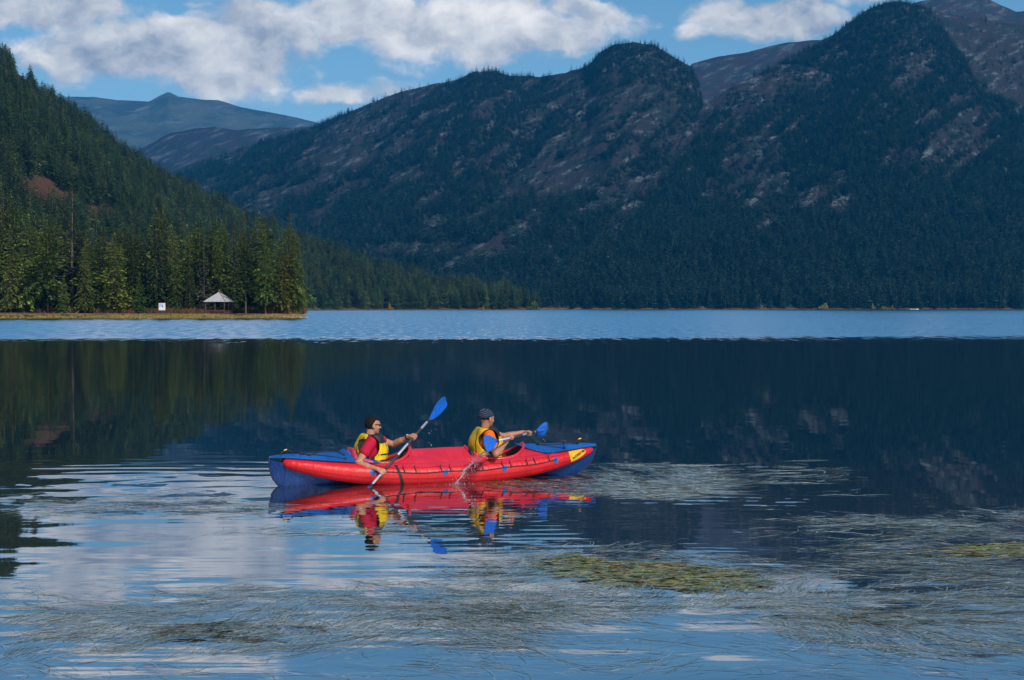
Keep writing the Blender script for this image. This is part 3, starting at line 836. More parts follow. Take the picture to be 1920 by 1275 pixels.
for s in (-1, 1):
    tb = side_tube(s)
    for x0 in (-1.0, 0.0, 0.86, 1.66):
        pd = tube_disc(x0, 0.28, s, 0.042, 0.004).build('anchor_patch', M_BLUE, tb, True)
    sm = MB().grid([[tube_pt(x, a, s, 0.0025) for a in (-0.33, -0.21)] for x in np.linspace(-2.02, 2.22, 70)])
    sm.build('seam_tape', M_SEAM, tb, True)
    rp = MB()
    rp.tube([tube_pt(x, 0.30 + 0.05 * math.sin((x + 1) * 7.3), s, 0.010) for x in np.linspace(-1.0, 1.66, 60)], 0.006, 6)
    rp.build('grab_rope', M_BLACK, tb, True)
    for x0 in TIES:
        MB().tube([tube_pt(x0 + 0.008 * math.sin(k * 1.5), a, s, 0.012) for k, a in enumerate(np.linspace(0.28, 1.02, 6))], 0.006, 6).build('rope_tie', M_BLACK, tb, True)
    st = MB()
    for w in (0,):
        st.grid([[tube_pt(x + 0.05 * (1 - a), a, s, 0.007) for x in (-0.70, -0.66)] for a in np.linspace(1.1, -1.0, 14)])
    st.build('strap', M_BLACK, tb, True)
# decks
CK = [(-0.80, 0.43, 0.278), (0.86, 0.43, 0.278)]      # cockpit centre, half length, half width
def deck_grid(xa, xb, nx, tmax, nt_, off, name, mat, cut):
    xs = np.linspace(0, 1, nx); ts = np.linspace(-tmax, tmax, nt_)
    V, F, keep = [], [], []
    for a in xs:
        for t in ts:
            x = xa(t) + (xb(t) - xa(t)) * a
            sag = 0.006 * math.sin(x * 31.0) if abs(t) > 1.15 else 0
            p = deck_pt(x, t + (0.02 * math.sin(x * 16.0) * (1 if t > 0 else -1) if abs(t) > 1.2 else 0), off)
            p.z += 0.006 * float(fbm(x * 3.0 + 3, t * 2.5 + 9, 77, 2) - 0.5) * (2 if abs(t) < 1 else 0.4)
            V.append(p)
    for i in range(nx - 1):
        for j in range(nt_ - 1):
            c = (V[i * nt_ + j] + V[(i + 1) * nt_ + j + 1]) / 2
            if cut and any(((c.x - cx) / a) ** 2 + (c.y / b) ** 2 < 1 for cx, a, b in CK): continue
            F.append((i * nt_ + j, i * nt_ + j + 1, (i + 1) * nt_ + j + 1, (i + 1) * nt_ + j))
    return MB().add(V, F).build(name, mat, kayak, True)
stern_edge = lambda t: -1.34 + 0.36 * min(abs(t), 1.3) ** 1.6
bow_edge = lambda t: 1.20 + 0.36 * min(abs(t), 1.3) ** 1.6
mid_deck = deck_grid(lambda t: stern_edge(t) - 0.05, lambda t: bow_edge(t) + 0.05, 110, 1.24, 61, 0.0, 'centre_deck', M_DECK, True)
aft = deck_grid(lambda t: -2.295, lambda t: stern_edge(t), 46, 1.08, 27, 0.008, 'stern_deck', M_BLUE, False)
fore = deck_grid(lambda t: bow_edge(t), lambda t: 2.415, 46, 1.08, 27, 0.008, 'bow_deck', M_BLUE, False)
for o, edge, sg in ((aft, stern_edge, 1), (fore, bow_edge, -1)):
    mb = MB(); ts = np.linspace(-1.12, 1.12, 40)
    rowsf = []
    for j, k in enumerate(np.linspace(0, 1, 5)):
        rowsf.append([deck_pt(edge(t) + sg * 0.055 * k, t, 0.012 + 0.030 * math.sin(k * 2.2) * (1 - 0.35 * abs(t))) for t in ts])
    mb.grid(rowsf)
    mb.build('edge_flap', M_BLUE, o, True)
# cockpit rims
for ci, (cx, a, b) in enumerate(CK):
    pts = []
    for k in range(49):
        w = 2 * math.pi * k / 48
        x, y = cx + a * math.cos(w), b * math.sin(w)
        p = deck_pt(x, max(-1, min(1, y / k_wt(x))), 0.004)
        p.z += (0.045 if ci == 0 else 0.012) * max(0, math.cos(w)) ** 3
        pts.append(p)
    mb = MB(); n = 8; rows_ = []
    for k in range(49):
        c = pts[k]; w = 2 * math.pi * k / 48; out = Vector((math.cos(w), math.sin(w), 0))
        rows_.append([c + out * (0.020 * math.cos(q)) + Vector((0, 0, 0.020 * math.sin(q) * 1.2)) for q in np.linspace(0, 2 * math.pi, n + 1)[:-1]])
    mb.grid(rows_, True)
    mb.build('cockpit_rim', M_DECK, mid_deck, True)
    # inner skirt hanging from the rim
    MB().grid([[p + Vector((0, 0, -0.01)) for p in pts], [p * 1 + Vector((0, 0, -0.20)) for p in pts]]).build('cockpit_lining', M_INNER, mid_deck, True)
MB().grid([[(x, k_wt(x) * t * 0.9, 0.02) for t in np.linspace(-1, 1, 7)] for x in np.linspace(-1.5, 1.6, 30)]).build('floor_liner', M_INNER, kayak, True)
def pad(cx, w, z0, z1, th, lean, mat, name):
    rows_ = []
    for z in np.linspace(0, 1, 11):
        zz = z0 + (z1 - z0) * z; e = math.sin(math.pi * min(1, max(0, 0.04 + 0.92 * z))) ** 0.45
        rows_.append([(cx - lean * z + th * e * math.cos(a), w * e ** 0.5 * math.copysign(abs(math.sin(a)) ** 0.6, math.sin(a)), zz) for a in np.linspace(0, 2 * math.pi, 25)[:-1]])
    mb = MB().grid(rows_, True); mb.f += [tuple(range(23, -1, -1)), tuple(240 + k for k in range(24))]
    return mb.build(name, mat, kayak, True)
pad(-1.14, 0.20, 0.06, 0.47, 0.06, 0.05, fabric('pink_backrest', (0.55, 0.03, 0.07), 0.45, 0.02, 9), 'seat_backrest')
pad(0.50, 0.21, 0.06, 0.42, 0.06, 0.03, M_BLACK, 'seat_backrest')
pad(-0.84, 0.2, 0.02, 0.09, 0.22, 0, M_INNER, 'seat_cushion'); pad(0.80, 0.2, 0.02, 0.09, 0.22, 0, M_INNER, 'seat_cushion')
# black sheet in place of the cockpit's shaded interior, ahead of the rear paddler
MB().grid([[(-0.50 + 0.07 * k, 0.18 * t, 0.16 + 0.20 * k + 0.03 * math.cos(t * 1.5)) for t in np.linspace(-1, 1, 9)] for k in np.linspace(0, 1, 5)]).build('cockpit_dark_sheet', M_BLACK, kayak, True)
# elastic deck lines
def cord(seq, parent, r=0.0052):
    pts = []
    for (x0, t0), (x1, t1) in zip(seq[:-1], seq[1:]):
        for k in np.linspace(0, 1, 9)[:-1]: pts.append(deck_pt(x0 + (x1 - x0) * k, t0 + (t1 - t0) * k, 0.018))
    pts.append(deck_pt(*seq[-1], 0.018))
    mb = MB().tube(pts, r, 6)
    for x, t in seq:
        mb.tube([deck_pt(x - 0.016, t, 0.014), deck_pt(x, t, 0.024), deck_pt(x + 0.016, t, 0.014)], 0.011, 6)
    mb.build('deck_line', M_BLACK, parent, True)
cord([(1.45, .5), (1.50, -.25), (1.86, -.85)], fore); cord([(1.86, -.85), (1.93, .25), (2.10, -.45)], fore); cord([(1.50, -.25), (2.10, -.45)], fore); cord([(1.93, .25), (1.45, .8)], fore)
cord([(-1.95, .2), (-1.78, -.55), (-1.50, .3), (-1.32, -.55)], aft); cord([(-1.88, -.35), (-1.32, -.85)], aft); cord([(-1.95, .2), (-1.38, -.2)], aft)
for xa, xb, o in ((-2.14, -1.98, aft), (2.10, 2.27, fore)):
    mb = MB(); a, b_ = deck_pt(xa, 0, .01), deck_pt(xb, 0, .01)
    mb.tube([a + (b_ - a) * k + Vector((0, 0, 0.055 * math.sin(math.pi * k) ** 0.7)) for k in np.linspace(0, 1, 11)], 0.009, 7)
    for p in (a, b_): mb.box(p, (0.03, 0.03, 0.022))
    mb.build('carry_handle', M_BLACK, o, True)
    MB().tube([a + (b_ - a) * k + Vector((0, 0, 0.004 + 0.055 * math.sin(math.pi * k) ** 0.7)) for k in np.linspace(0.25, 0.5, 5)], 0.0105, 7).build('handle_sleeve', M_YEL, o, True)
# maker's badge on the bow
for s in (-1, 1):
    def bp(u, v, off):      # u 0..1 along the tube, v 0..1 up its side
        x = 1.885 + 0.315 * u
        ang = -0.62 + 1.72 * v + 0.05 * u
        return tube_pt(x, ang, s, off)
    mb = MB(); rows_ = []
    for v in np.linspace(0, 1, 15):
        u0 = 0.16 * (1 - v) * 0.6 + 0.02 * math.cos(v * 6.28)
        u1 = 1.0 - 0.42 * (2 * v - 1) ** 2 * (1 if v < .5 else .55) - 0.10 * (1 - v)
        rows_.append([bp(u0 + (u1 - u0) * q, v, 0.005) for q in np.linspace(0, 1, 15)])
    badge = mb.grid(rows_).build('badge', M_YEL, kayak, True)
    fl = (lambda u: u) if s < 0 else (lambda u: 1 - u)
    def flat(poly, off, name, mat):
        """Polygon in badge coordinates laid on the tube, fanned from its centre."""
        c = np.mean(poly, 0); vs = [bp(fl(c[0]), c[1], off)]
        dense = []
        for p0, p1 in zip(poly, poly[1:] + poly[:1]):
            for k in (0, .34, .67): dense.append((p0[0] + (p1[0] - p0[0]) * k, p0[1] + (p1[1] - p0[1]) * k))
        vs += [bp(fl(u), v, off) for u, v in dense]; n = len(dense)
        return MB().add(vs, [(0, 1 + k, 1 + (k + 1) % n) for k in range(n)])
    def star(cu, cv, R, rot):
        return [(cu + R * (1 if k % 2 == 0 else .42) * math.cos(rot + k * math.pi / 5), cv + R * (1 if k % 2 == 0 else .42) * math.sin(rot + k * math.pi / 5) * 1.25) for k in range(10)]
    flat(star(0.80, 0.66, 0.165, 1.75), 0.0075, 'star', M_BLACK).build('star_mark', M_BLACK, badge)
    flat(star(0.235, 0.33, 0.085, 1.75), 0.0075, 'star', M_BLACK).build('star_mark', M_BLACK, badge)
    flat([(0.27, 0.22), (0.68, 0.45), (0.70, 0.71), (0.29, 0.48)], 0.0070, 'bar', M_BLACK).build('name_bar', M_BLACK, badge)
    cu = bpy.data.curves.new('lettering', 'FONT'); cu.body = 'ВЕГА'; cu.size = 1.0; cu.resolution_u = 2
    to = bpy.data.objects.new('lettering', cu); COL.objects.link(to)
    tme = bpy.data.meshes.new_from_object(to.evaluated_get(bpy.context.evaluated_depsgraph_get())); COL.objects.unlink(to); bpy.data.objects.remove(to)
    co = np.array([v.co[:] for v in tme.vertices]); lo, hi = co.min(0), co.max(0)
    for v in tme.vertices:
        a = (v.co.x - lo[0]) / (hi[0] - lo[0]); b_ = (v.co.y - lo[1]) / (hi[1] - lo[1])
        v.co = bp(fl(0.305 + 0.36 * a), 0.275 + 0.215 * a + 0.185 * b_, 0.0095)
    link('lettering', tme, badge, M_YEL)
# ================================================================ PADDLES AND PADDLERS
M_BLADE = pbr('blue_blade_plastic', (0.006, 0.13, 0.62), 0.3, spec=0.5, fn=vary((0.006, 0.13, 0.62), 0.10, 12))
M_SHAFT = pbr('aluminium_shaft', (0.72, 0.73, 0.76), 0.32, 0.55, fn=vary((0.72, 0.73, 0.76), 0.08, 20))
M_GRIP = pbr('dark_grip', (0.045, 0.042, 0.048), 0.6, fn=vary((0.045, 0.042, 0.048), 0.3, 40))
def blade_mesh(L=0.44, wmax=0.110, th=0.006):
    """Blade along +x from its throat, width in y, slightly dished, with raised ribs."""
    us = np.linspace(0, 1, 25); ts = np.linspace(-1, 1, 15)
    def hw(u):
        w = np.interp(u, [0, .08, .2, .38, .6, .8, .92, .97, 1.0], [.018, .026, .055, .086, 1.0 * wmax, wmax * .98, wmax * .88, wmax * .74, wmax * .48])
        return float(w)
    def z(u, t): return 0.016 * (1 - u) * 0 + 0.018 * (u * (1 - u)) * 2 - 0.012 * t * t
    top, bot = [], []
    for u in us:
        w = hw(u); rt, rb = [], []
        for t in ts:
            rib = 0.0
            for c in (-0.52, 0.0, 0.52):
                span = (0.30, 0.92) if c else (0.0, 0.80)
                if span[0] <= u <= span[1]: rib = max(rib, (0.012 if c else 0.016) * math.exp(-((t - c) / (0.07 if c else 0.12)) ** 2) * math.sin(math.pi * min(1, (span[1] - u) * 4 + .02) / 2))
            e = th / 2 * (1 - abs(t) ** 6 * 0.8)
            rt.append((u * L, t * w, z(u, t) + e + rib)); rb.append((u * L, t * w, z(u, t) - e - rib * .7))
        top.append(rt); bot.append(rb)
    mb = MB().grid(top); mb.grid([list(reversed(r)) for r in bot])
    n = len(ts); m = len(us); off = n * m
    for i in range(m - 1):
        mb.f.append((i * n, (i + 1) * n, off + (i + 1) * n + n - 1, off + i * n + n - 1))
        mb.f.append(((i + 1) * n + n - 1, i * n + n - 1, off + i * n, off + (i + 1) * n))
    mb.f.append(tuple(list(range((m - 1) * n + n - 1, (m - 1) * n - 1, -1)) + [off + (m - 1) * n + n - 1 - k for k in range(n)]))
    mb.f = mb.f[:-1]
    return mb.mesh('blade', True)
def paddle(label, A, B, wa, wb, grips, throat=0.0):
    """Shaft from throat A to throat B (world), blades reach on beyond; wa, wb: width directions of the blades."""
    A, B = Vector(A), Vector(B); mid = (A + B) / 2
    root = empty('paddle', mid); tag(root, label, 'paddle', 'the two double-bladed paddles')
    d = (B - A).normalized(); Ls = (B - A).length
    MB().tube([A - mid, B - mid], 0.0155, 12).build('shaft', M_SHAFT, root, True)
    for g0, g1 in grips: MB().tube([A - mid + d * Ls * g0, A - mid + d * Ls * g1], 0.0172, 12).build('grip', M_GRIP, root, True)
    for end, dr, w in ((A, -d, wa), (B, d, wb)):
        x = dr; y = Vector(w); y = (y - x * y.dot(x)).normalized(); zz = x.cross(y)
        M3 = Matrix((x, y, zz)).transposed()
        o = link('blade', blade_mesh(), root, M_BLADE)
        o.matrix_local = Matrix.Translation(end - mid - x * 0.01) @ M3.to_4x4()
        MB().tube([end - mid - x * 0.045, end - mid + x * 0.012], 0.0205, 10).build('blade_collar', M_BLACK, root, True)
    return root
# rear paddler's paddle: nearly upright, lower blade in the water
A1, B1 = P(694, 912, 20.16), P(804, 787, 21.05)
paddle('steep paddle of the rear paddler, upper blade raised against the lake', A1, B1, (0.55, -0.75, 0.1), (0.30, 0.62, -0.30), [(0.24, 0.46), (0.63, 0.86)])
# front paddler's paddle: held level, near blade just lifted and dripping
A2, B2 = P(931, 827, 20.66), P(1006, 809, 22.02)
paddle('level paddle of the front paddler with its near blade lifted and dripping', A2, B2, (-0.18, 0.1, 1.0), (0.10, -0.30, 1.0), [(0.40, 0.62), (0.72, 0.93)])

# ---------------------------------------------------------------- bodies from distance fields
class Grid:
    def __init__(s, lo, hi, h):
        s.lo = np.array(lo, np.float32); s.h = h
        s.n = np.ceil((np.array(hi) - s.lo) / h).astype(int) + 1
        s.ax = [s.lo[i] + h * np.arange(s.n[i], dtype=np.float32) for i in range(3)]
    def new(s): return np.full(s.n, 0.35, np.float32)
    def sl(s, lo, hi):
        a = np.clip(np.floor((np.array(lo) - s.lo) / s.h).astype(int), 0, s.n - 1)
        b = np.clip(np.ceil((np.array(hi) - s.lo) / s.h).astype(int) + 1, 1, s.n)
        return tuple(slice(i, max(i + 1, j)) for i, j in zip(a, b))
    def xyz(s, S):
        return np.meshgrid(s.ax[0][S[0]], s.ax[1][S[1]], s.ax[2][S[2]], indexing='ij', sparse=True)
def smin(a, b, k):
    if k <= 0: return np.minimum(a, b)
    h = np.clip(0.5 + 0.5 * (b - a) / k, 0, 1)
    return b * (1 - h) + a * h - k * h * (1 - h)
def cap(G, F, a, b, ra, rb, k=0.0, m=0.10, sc=(1, 1, 1), yaw=0.0):
    """Tapered capsule, optionally scaled about its start in a frame turned by yaw."""
    a, b = np.array(a, np.float32), np.array(b, np.float32); R = max(ra, rb) * max(sc) + m
    S = G.sl(np.minimum(a, b) - R, np.maximum(a, b) + R); X, Y, Z = G.xyz(S)
    c, s_ = math.cos(yaw), math.sin(yaw)
    def fr(x, y, z): return (c * x + s_ * y) / sc[0], (-s_ * x + c * y) / sc[1], z / sc[2]
    px, py, pz = fr(X - a[0], Y - a[1], Z - a[2]); d = b - a; dx, dy, dz = fr(*d); L = dx * dx + dy * dy + dz * dz + 1e-9
    t = np.clip((px * dx + py * dy + pz * dz) / L, 0, 1)
    D = np.sqrt((px - t * dx) ** 2 + (py - t * dy) ** 2 + (pz - t * dz) ** 2) - (ra + (rb - ra) * t)
    F[S] = smin(F[S], (D * min(sc)).astype(np.float32), k)
def ell(G, F, c, r, k=0.0, M=None, m=0.08, sub=False):
    c = np.array(c, np.float32); R = max(r) + m
    S = G.sl(c - R, c + R); X, Y, Z = G.xyz(S); x, y, z = X - c[0], Y - c[1], Z - c[2]
    if M is not None:
        M = np.array(M, np.float32)   # columns: local axes
        x, y, z = M[0, 0] * x + M[1, 0] * y + M[2, 0] * z, M[0, 1] * x + M[1, 1] * y + M[2, 1] * z, M[0, 2] * x + M[1, 2] * y + M[2, 2] * z
    q = np.sqrt((x / r[0]) ** 2 + (y / r[1]) ** 2 + (z / r[2]) ** 2); g = np.sqrt((x / r[0] ** 2) ** 2 + (y / r[1] ** 2) ** 2 + (z / r[2] ** 2) ** 2) + 1e-6
    D = (q * (q - 1) / g).astype(np.float32)
    F[S] = -smin(-F[S], D, k) if sub else smin(F[S], D, k)
def nets(G, F, name):
    """Surface nets of the zero level."""
    s = F < 0
    n = np.array(F.shape)
    cnt = np.zeros(n - 1, np.int8)
    for i in (0, 1):
        for j in (0, 1):
            for k in (0, 1): cnt += s[i:n[0] - 1 + i, j:n[1] - 1 + j, k:n[2] - 1 + k]
    cells = np.argwhere((cnt > 0) & (cnt < 8))
    idx = -np.ones(n - 1, np.int32); idx[tuple(cells.T)] = np.arange(len(cells))
    acc = np.zeros((len(cells), 3), np.float32); w = np.zeros(len(cells), np.float32)
    cr = [(i, j, k) for i in (0, 1) for j in (0, 1) for k in (0, 1)]
    for a in cr:
        for b in cr:
            if sum(abs(p - q) for p, q in zip(a, b)) != 1 or a > b: continue
            fa = F[tuple((cells + a).T)]; fb = F[tuple((cells + b).T)]; cross = (fa < 0) != (fb < 0)
            t = np.where(cross, fa / np.where(cross, fa - fb, 1), 0)
            pt = np.array(a, np.float32) + t[:, None] * (np.array(b) - np.array(a))
            acc += np.where(cross[:, None], pt, 0); w += cross
    V = G.lo + (cells + acc / w[:, None]) * G.h
    Q = []
    for ax in range(3):
        sl0 = [slice(1, -1)] * 3; sl0[ax] = slice(0, -1); sl1 = [slice(1, -1)] * 3; sl1[ax] = slice(1, None)
        s0, s1 = s[tuple(sl0)], s[tuple(sl1)]
        e = np.argwhere(s0 != s1)
        if not len(e): continue
        inside = s0[tuple(e.T)]
        base = e + 1; base[:, ax] -= 1
        o1, o2 = (ax + 1) % 3, (ax + 2) % 3
        def cell(d1, d2):
            c = base.copy(); c[:, o1] -= d1; c[:, o2] -= d2
            return idx[tuple(c.T)]
        q = np.stack([cell(1, 1), cell(0, 1), cell(0, 0), cell(1, 0)], 1)
        q[~inside] = q[~inside][:, ::-1]
        Q.append(q)
    Q = np.concatenate(Q); Q = Q[(Q >= 0).all(1)]
    return mesh_np(name, V, Q, True)

def skin_mat(name, col):
    def fn(nt, b):
        f = n_noise(nt, n_obj(nt), 14.0, 4.0, 0.6)
        nt.links.new(n_mix(nt, f.step(.3, .7), tuple(c * .84 for c in col), (min(1, col[0] * 1.12), col[1] * 1.06, col[2] * 1.05)).s, b.inputs['Base Color'])
        b.inputs['Subsurface Weight'].default_value = 0.08; b.inputs['Subsurface Radius'].default_value = (0.012, 0.005, 0.003)
    return pbr(name, col, 0.5, spec=0.35, fn=fn)
def cloth(name, col, wr=0.01, sc=16.0, rough=0.8):
    def fn(nt, b):
        o = n_obj(nt); f = n_noise(nt, o, 9.0, 4.0, 0.6)
        nt.links.new(n_mix(nt, f.step(.25, .75), tuple(c * .8 for c in col), tuple(min(1, c * 1.1) for c in col)).s, b.inputs['Base Color'])
        bp = nt.nodes.new('ShaderNodeBump'); bp.inputs['Distance'].default_value = wr; bp.inputs['Strength'].default_value = 1
        nt.links.new(n_noise(nt, o, sc, 3.0, 0.55, 1.0).s, bp.inputs['Height']); nt.links.new(bp.outputs[0], b.inputs['Normal'])
    return pbr(name, col, rough, spec=0.2, fn=fn)
M_SKIN = skin_mat('tanned_skin', (0.50, 0.235, 0.145)); M_SKIN2 = skin_mat('sunburnt_skin', (0.47, 0.20, 0.125))
M_HAIR = pbr('dark_hair', (0.011, 0.008, 0.007), 0.8, spec=0.15, fn=vary((0.011, 0.008, 0.007), 0.6, 60, 0.004, 140))
M_VEST = cloth('yellow_vest', (0.80, 0.53, 0.012), 0.012, 11.0, 0.7); M_VEST2 = cloth('amber_vest', (0.80, 0.45, 0.012), 0.012, 11.0, 0.7)
M_SHIRT = cloth('crimson_shirt', (0.50, 0.010, 0.040)); M_SHIRT2 = cloth('orange_shirt', (0.88, 0.14, 0.008))
M_PANTS = cloth('dark_trousers', (0.03, 0.032, 0.04)); M_GLASS = pbr('dark_lens', (0.008, 0.010, 0.012), 0.12, spec=0.6)
def beanie_mat():
    def fn(nt, b):
        x, y, z = n_sep(nt, n_obj(nt))
        w = n_noise(nt, n_obj(nt), 6.0, 2.0)
        st = ((z * 1.0 - x * 0.45 + (w - 0.5) * 0.05) * 210.0).sin().step(-0.4, 1.0)
        nt.links.new(n_mix(nt, st, (0.016, 0.022, 0.046), (0.075, 0.092, 0.145)).s, b.inputs['Base Color'])
        bp = nt.nodes.new('ShaderNodeBump'); bp.inputs['Distance'].default_value = 0.006; bp.inputs['Strength'].default_value = 1
        nt.links.new((st + w).s, bp.inputs['Height']); nt.links.new(bp.outputs[0], b.inputs['Normal'])
    return pbr('striped_knit', (0.05, 0.06, 0.1), 0.9, spec=0.1, fn=fn)

def rotz(a): return np.array([[math.cos(a), -math.sin(a), 0], [math.sin(a), math.cos(a), 0], [0, 0, 1]])
def roty(a): return np.array([[math.cos(a), 0, math.sin(a)], [0, 1, 0], [-math.sin(a), 0, math.cos(a)]])
def person(label, hip, neck, head, tyaw, hyaw, htilt, arms, grips, skin, shirt, vest, hair=None, beanie=None, glasses=False, watch=False, h=0.005):
    """All points kayak-local. arms: (shoulder, elbow) for right and left; grips: (hand centre, shaft dir, up side)."""
    hip, neck, head = np.array(hip, float), np.array(neck, float), np.array(head, float)
    root = empty('person', K0 + KROT @ Vector(hip), KYAW)
    tag(root, label, 'person', 'the two paddlers in the kayak')
    inv = -hip
    G = Grid((hip[0] - 0.34, -0.62, 0.03), (hip[0] + 1.02, 0.56, head[2] + 0.17), h)
    Rt = rotz(tyaw)
    chest = neck * 0.58 + hip * 0.42; waist = neck * 0.26 + hip * 0.74
    fwd = Rt @ np.array([1, 0, 0]); lat = Rt @ np.array([0, 1, 0])
    T = G.new()
    cap(G, T, waist, chest + [0, 0, 0.02], 0.122, 0.140, 0.03, 0.17, (1.0, 1.28, 1.0), tyaw)
    cap(G, T, hip, waist, 0.126, 0.122, 0.04, 0.15, (1.0, 1.32, 1.0), tyaw)
    sh = [np.array(a[0], float) for a in arms]
    cap(G, T, sh[0] - lat * -0.03, sh[1] - lat * 0.03, 0.066, 0.066, 0.06, 0.14)
    cap(G, T, chest + fwd * 0.045 - lat * 0.07, chest + fwd * 0.045 + lat * 0.07, 0.085, 0.085, 0.05, 0.14)
    torso = T.copy()
    Nk = G.new()
    Hm = rotz(hyaw) @ roty(htilt)
    def hp(x, y, z): return head + Hm @ np.array([x, y, z])
    cap(G, Nk, neck - [0, 0, 0.05], hp(-0.022, 0, -0.06), 0.060, 0.054, 0.03)
    Hd = G.new()
    ell(G, Hd, hp(-0.012, 0, 0.022), (0.102, 0.079, 0.096), 0, Hm)
    ell(G, Hd, hp(0.026, 0, -0.045), (0.062, 0.060, 0.072), 0.035, Hm)          # face and jaw
    ell(G, Hd, hp(0.060, 0, -0.098), (0.026, 0.030, 0.020), 0.022, Hm)          # chin
    cap(G, Hd, hp(0.084, -0.034, 0.016), hp(0.084, 0.034, 0.016), 0.011, 0.011, 0.018)   # brow
    cap(G, Hd, hp(0.086, 0, 0.006), hp(0.107, 0, -0.030), 0.009, 0.0125, 0.010)          # nose
    cap(G, Hd, hp(0.094, -0.012, -0.034), hp(0.094, 0.012, -0.034), 0.009, 0.009, 0.008)
    cap(G, Hd, hp(0.081, -0.017, -0.062), hp(0.081, 0.017, -0.062), 0.0075, 0.0075, 0.006)   # lips
    cap(G, Hd, hp(0.079, -0.015, -0.074), hp(0.079, 0.015, -0.074), 0.0075, 0.0075, 0.006)
    for s in (-1, 1):
        ell(G, Hd, hp(0.058, s * 0.043, -0.030), (0.028, 0.022, 0.026), 0.02, Hm)   # cheek
        ell(G, Hd, hp(0.090, s * 0.033, -0.002), (0.016, 0.017, 0.011), 0.008, Hm, sub=True)  # eye socket
        ell(G, Hd, hp(-0.004, s * 0.079, -0.014), (0.019, 0.011, 0.031), 0.008, Hm @ roty(0.2))  # ear
        ell(G, Hd, hp(0.002, s * 0.090, -0.012), (0.010, 0.008, 0.017), 0.006, Hm, sub=True)
    headF = Hd.copy()
    A = G.new(); Sl = G.new()
    wrists = []
    for (s0, el), (gc, gd, gt), sgn in zip(arms, grips, (-1, 1)):
        s0, el, gc = np.array(s0, float), np.array(el, float), np.array(gc, float)
        w = np.array(gd, float); w /= np.linalg.norm(w)
        u = gc - el; u -= w * u.dot(w); u /= np.linalg.norm(u)
        t = np.array(gt, float); t -= w * t.dot(w) + 0; t -= u * t.dot(u); t /= np.linalg.norm(t)
        wr = gc - u * 0.082 + t * 0.024; wrists.append((wr, el))
        cap(G, A, s0, el, 0.054, 0.041, 0.02); cap(G, A, s0 * .6 + el * .4, s0 * .3 + el * .7, 0.050, 0.045, 0.02)
        cap(G, A, el, wr, 0.041, 0.027, 0.02); cap(G, A, el * .8 + wr * .2, el * .5 + wr * .5, 0.044, 0.038, 0.02)
        cap(G, Sl, s0, s0 * 0.52 + el * 0.48, 0.066, 0.064, 0.0)
        # palm and fingers closed round the shaft
        for i, (o, ln) in enumerate(zip((-1.5, -0.5, 0.5, 1.5), (0.92, 1.0, 0.97, 0.80))):
            o = o * 0.0215 * sgn
            kn = gc + w * o + t * 0.029 - u * 0.006
            cap(G, A, wr + w * o * 0.35, kn, 0.015, 0.0115, 0.012)
            p1 = gc + w * o + u * 0.033 * ln + t * 0.012; p2 = gc + w * o + u * 0.020 - t * 0.027 * ln; p3 = gc + w * o - u * 0.010 * ln - t * 0.030
            cap(G, A, kn, p1, 0.0102, 0.0094, 0.003); cap(G, A, p1, p2, 0.0094, 0.0086, 0.002); cap(G, A, p2, p3, 0.0086, 0.0075, 0.002)
        e = -sgn
        q0 = wr + w * e * 0.018 + u * 0.022; q1 = gc - u * 0.022 + w * e * 0.040 + t * 0.004; q2 = gc - u * 0.012 + w * e * 0.030 - t * 0.024; q3 = gc + u * 0.010 + w * e * 0.022 - t * 0.031
        cap(G, A, q0, q1, 0.014, 0.0115, 0.010); cap(G, A, q1, q2, 0.0112, 0.010, 0.003); cap(G, A, q2, q3, 0.0098, 0.008, 0.002)
    Lg = G.new()
    for s in (-1, 1):
        hj = hip + lat * s * 0.09 + [0.02, 0, -0.01]; kn = hip + np.array([0.43, s * 0.14, 0.03]); an = hip + np.array([0.84, s * 0.10, -0.03])
        cap(G, Lg, hj, kn, 0.075, 0.052, 0.02); cap(G, Lg, kn, an, 0.050, 0.034, 0.02); cap(G, Lg, an, an + [0.05, 0, 0.09], 0.036, 0.03, 0.02)
    body = smin(smin(smin(T, Nk, 0.03), A, 0.02), Lg, 0.04); body = smin(body, Hd, 0.015)
    def put(F, name, mat, parent=root):
        me = nets(G, F, name)
        co = np.empty(len(me.vertices) * 3, np.float32); me.vertices.foreach_get('co', co)
        co = (co.reshape(-1, 3) + inv).astype(np.float32); me.vertices.foreach_set('co', co.ravel()); me.update()
        return link(name, me, parent, mat), co - inv
    put(body, 'body', skin)
    X, Y, Z = G.xyz((slice(None),) * 3)
    # shirt: torso and short sleeves, open at the neck
    sh_f = smin(torso, Sl, 0.02) - 0.011
    sh_f = np.maximum(sh_f, -(Nk - 0.006)); sh_f = np.maximum(sh_f, hip[2] - 0.04 - Z)
    put(sh_f, 'shirt', shirt)
    trz = np.maximum(smin(Lg, np.maximum(torso, Z - (hip[2] + 0.06)), 0.03) - 0.012, -(Z - 0.045))
    put(trz, 'trousers', M_PANTS)
    # life vest
    lx = (X - neck[0]) * fwd[0] + (Y - neck[1]) * fwd[1]; ly = (X - neck[0]) * lat[0] + (Y - neck[1]) * lat[1]
    ztop, zbot = neck[2] + 0.035, hip[2] + 0.075
    v = smin(torso, Nk + 0.012, 0.02) - (0.052 + 0.036 * np.clip(np.abs(lx) / 0.14, 0, 1))
    v = np.maximum(v, Z - ztop - 0.012 * 0); v = np.maximum(v, zbot - Z)
    armh = np.sqrt(((lx + 0.030) * 0.86) ** 2 + ((Z - (sh[0][2] + sh[1][2]) / 2 + 0.075) * 0.78) ** 2) - 0.118
    armcut = np.maximum(armh, 0.115 - np.abs(ly))
    v = -smin(-v, armcut, 0.012)
    v = np.maximum(v, -(smin(Sl, G.new(), 0) - 0.018) if True else v)
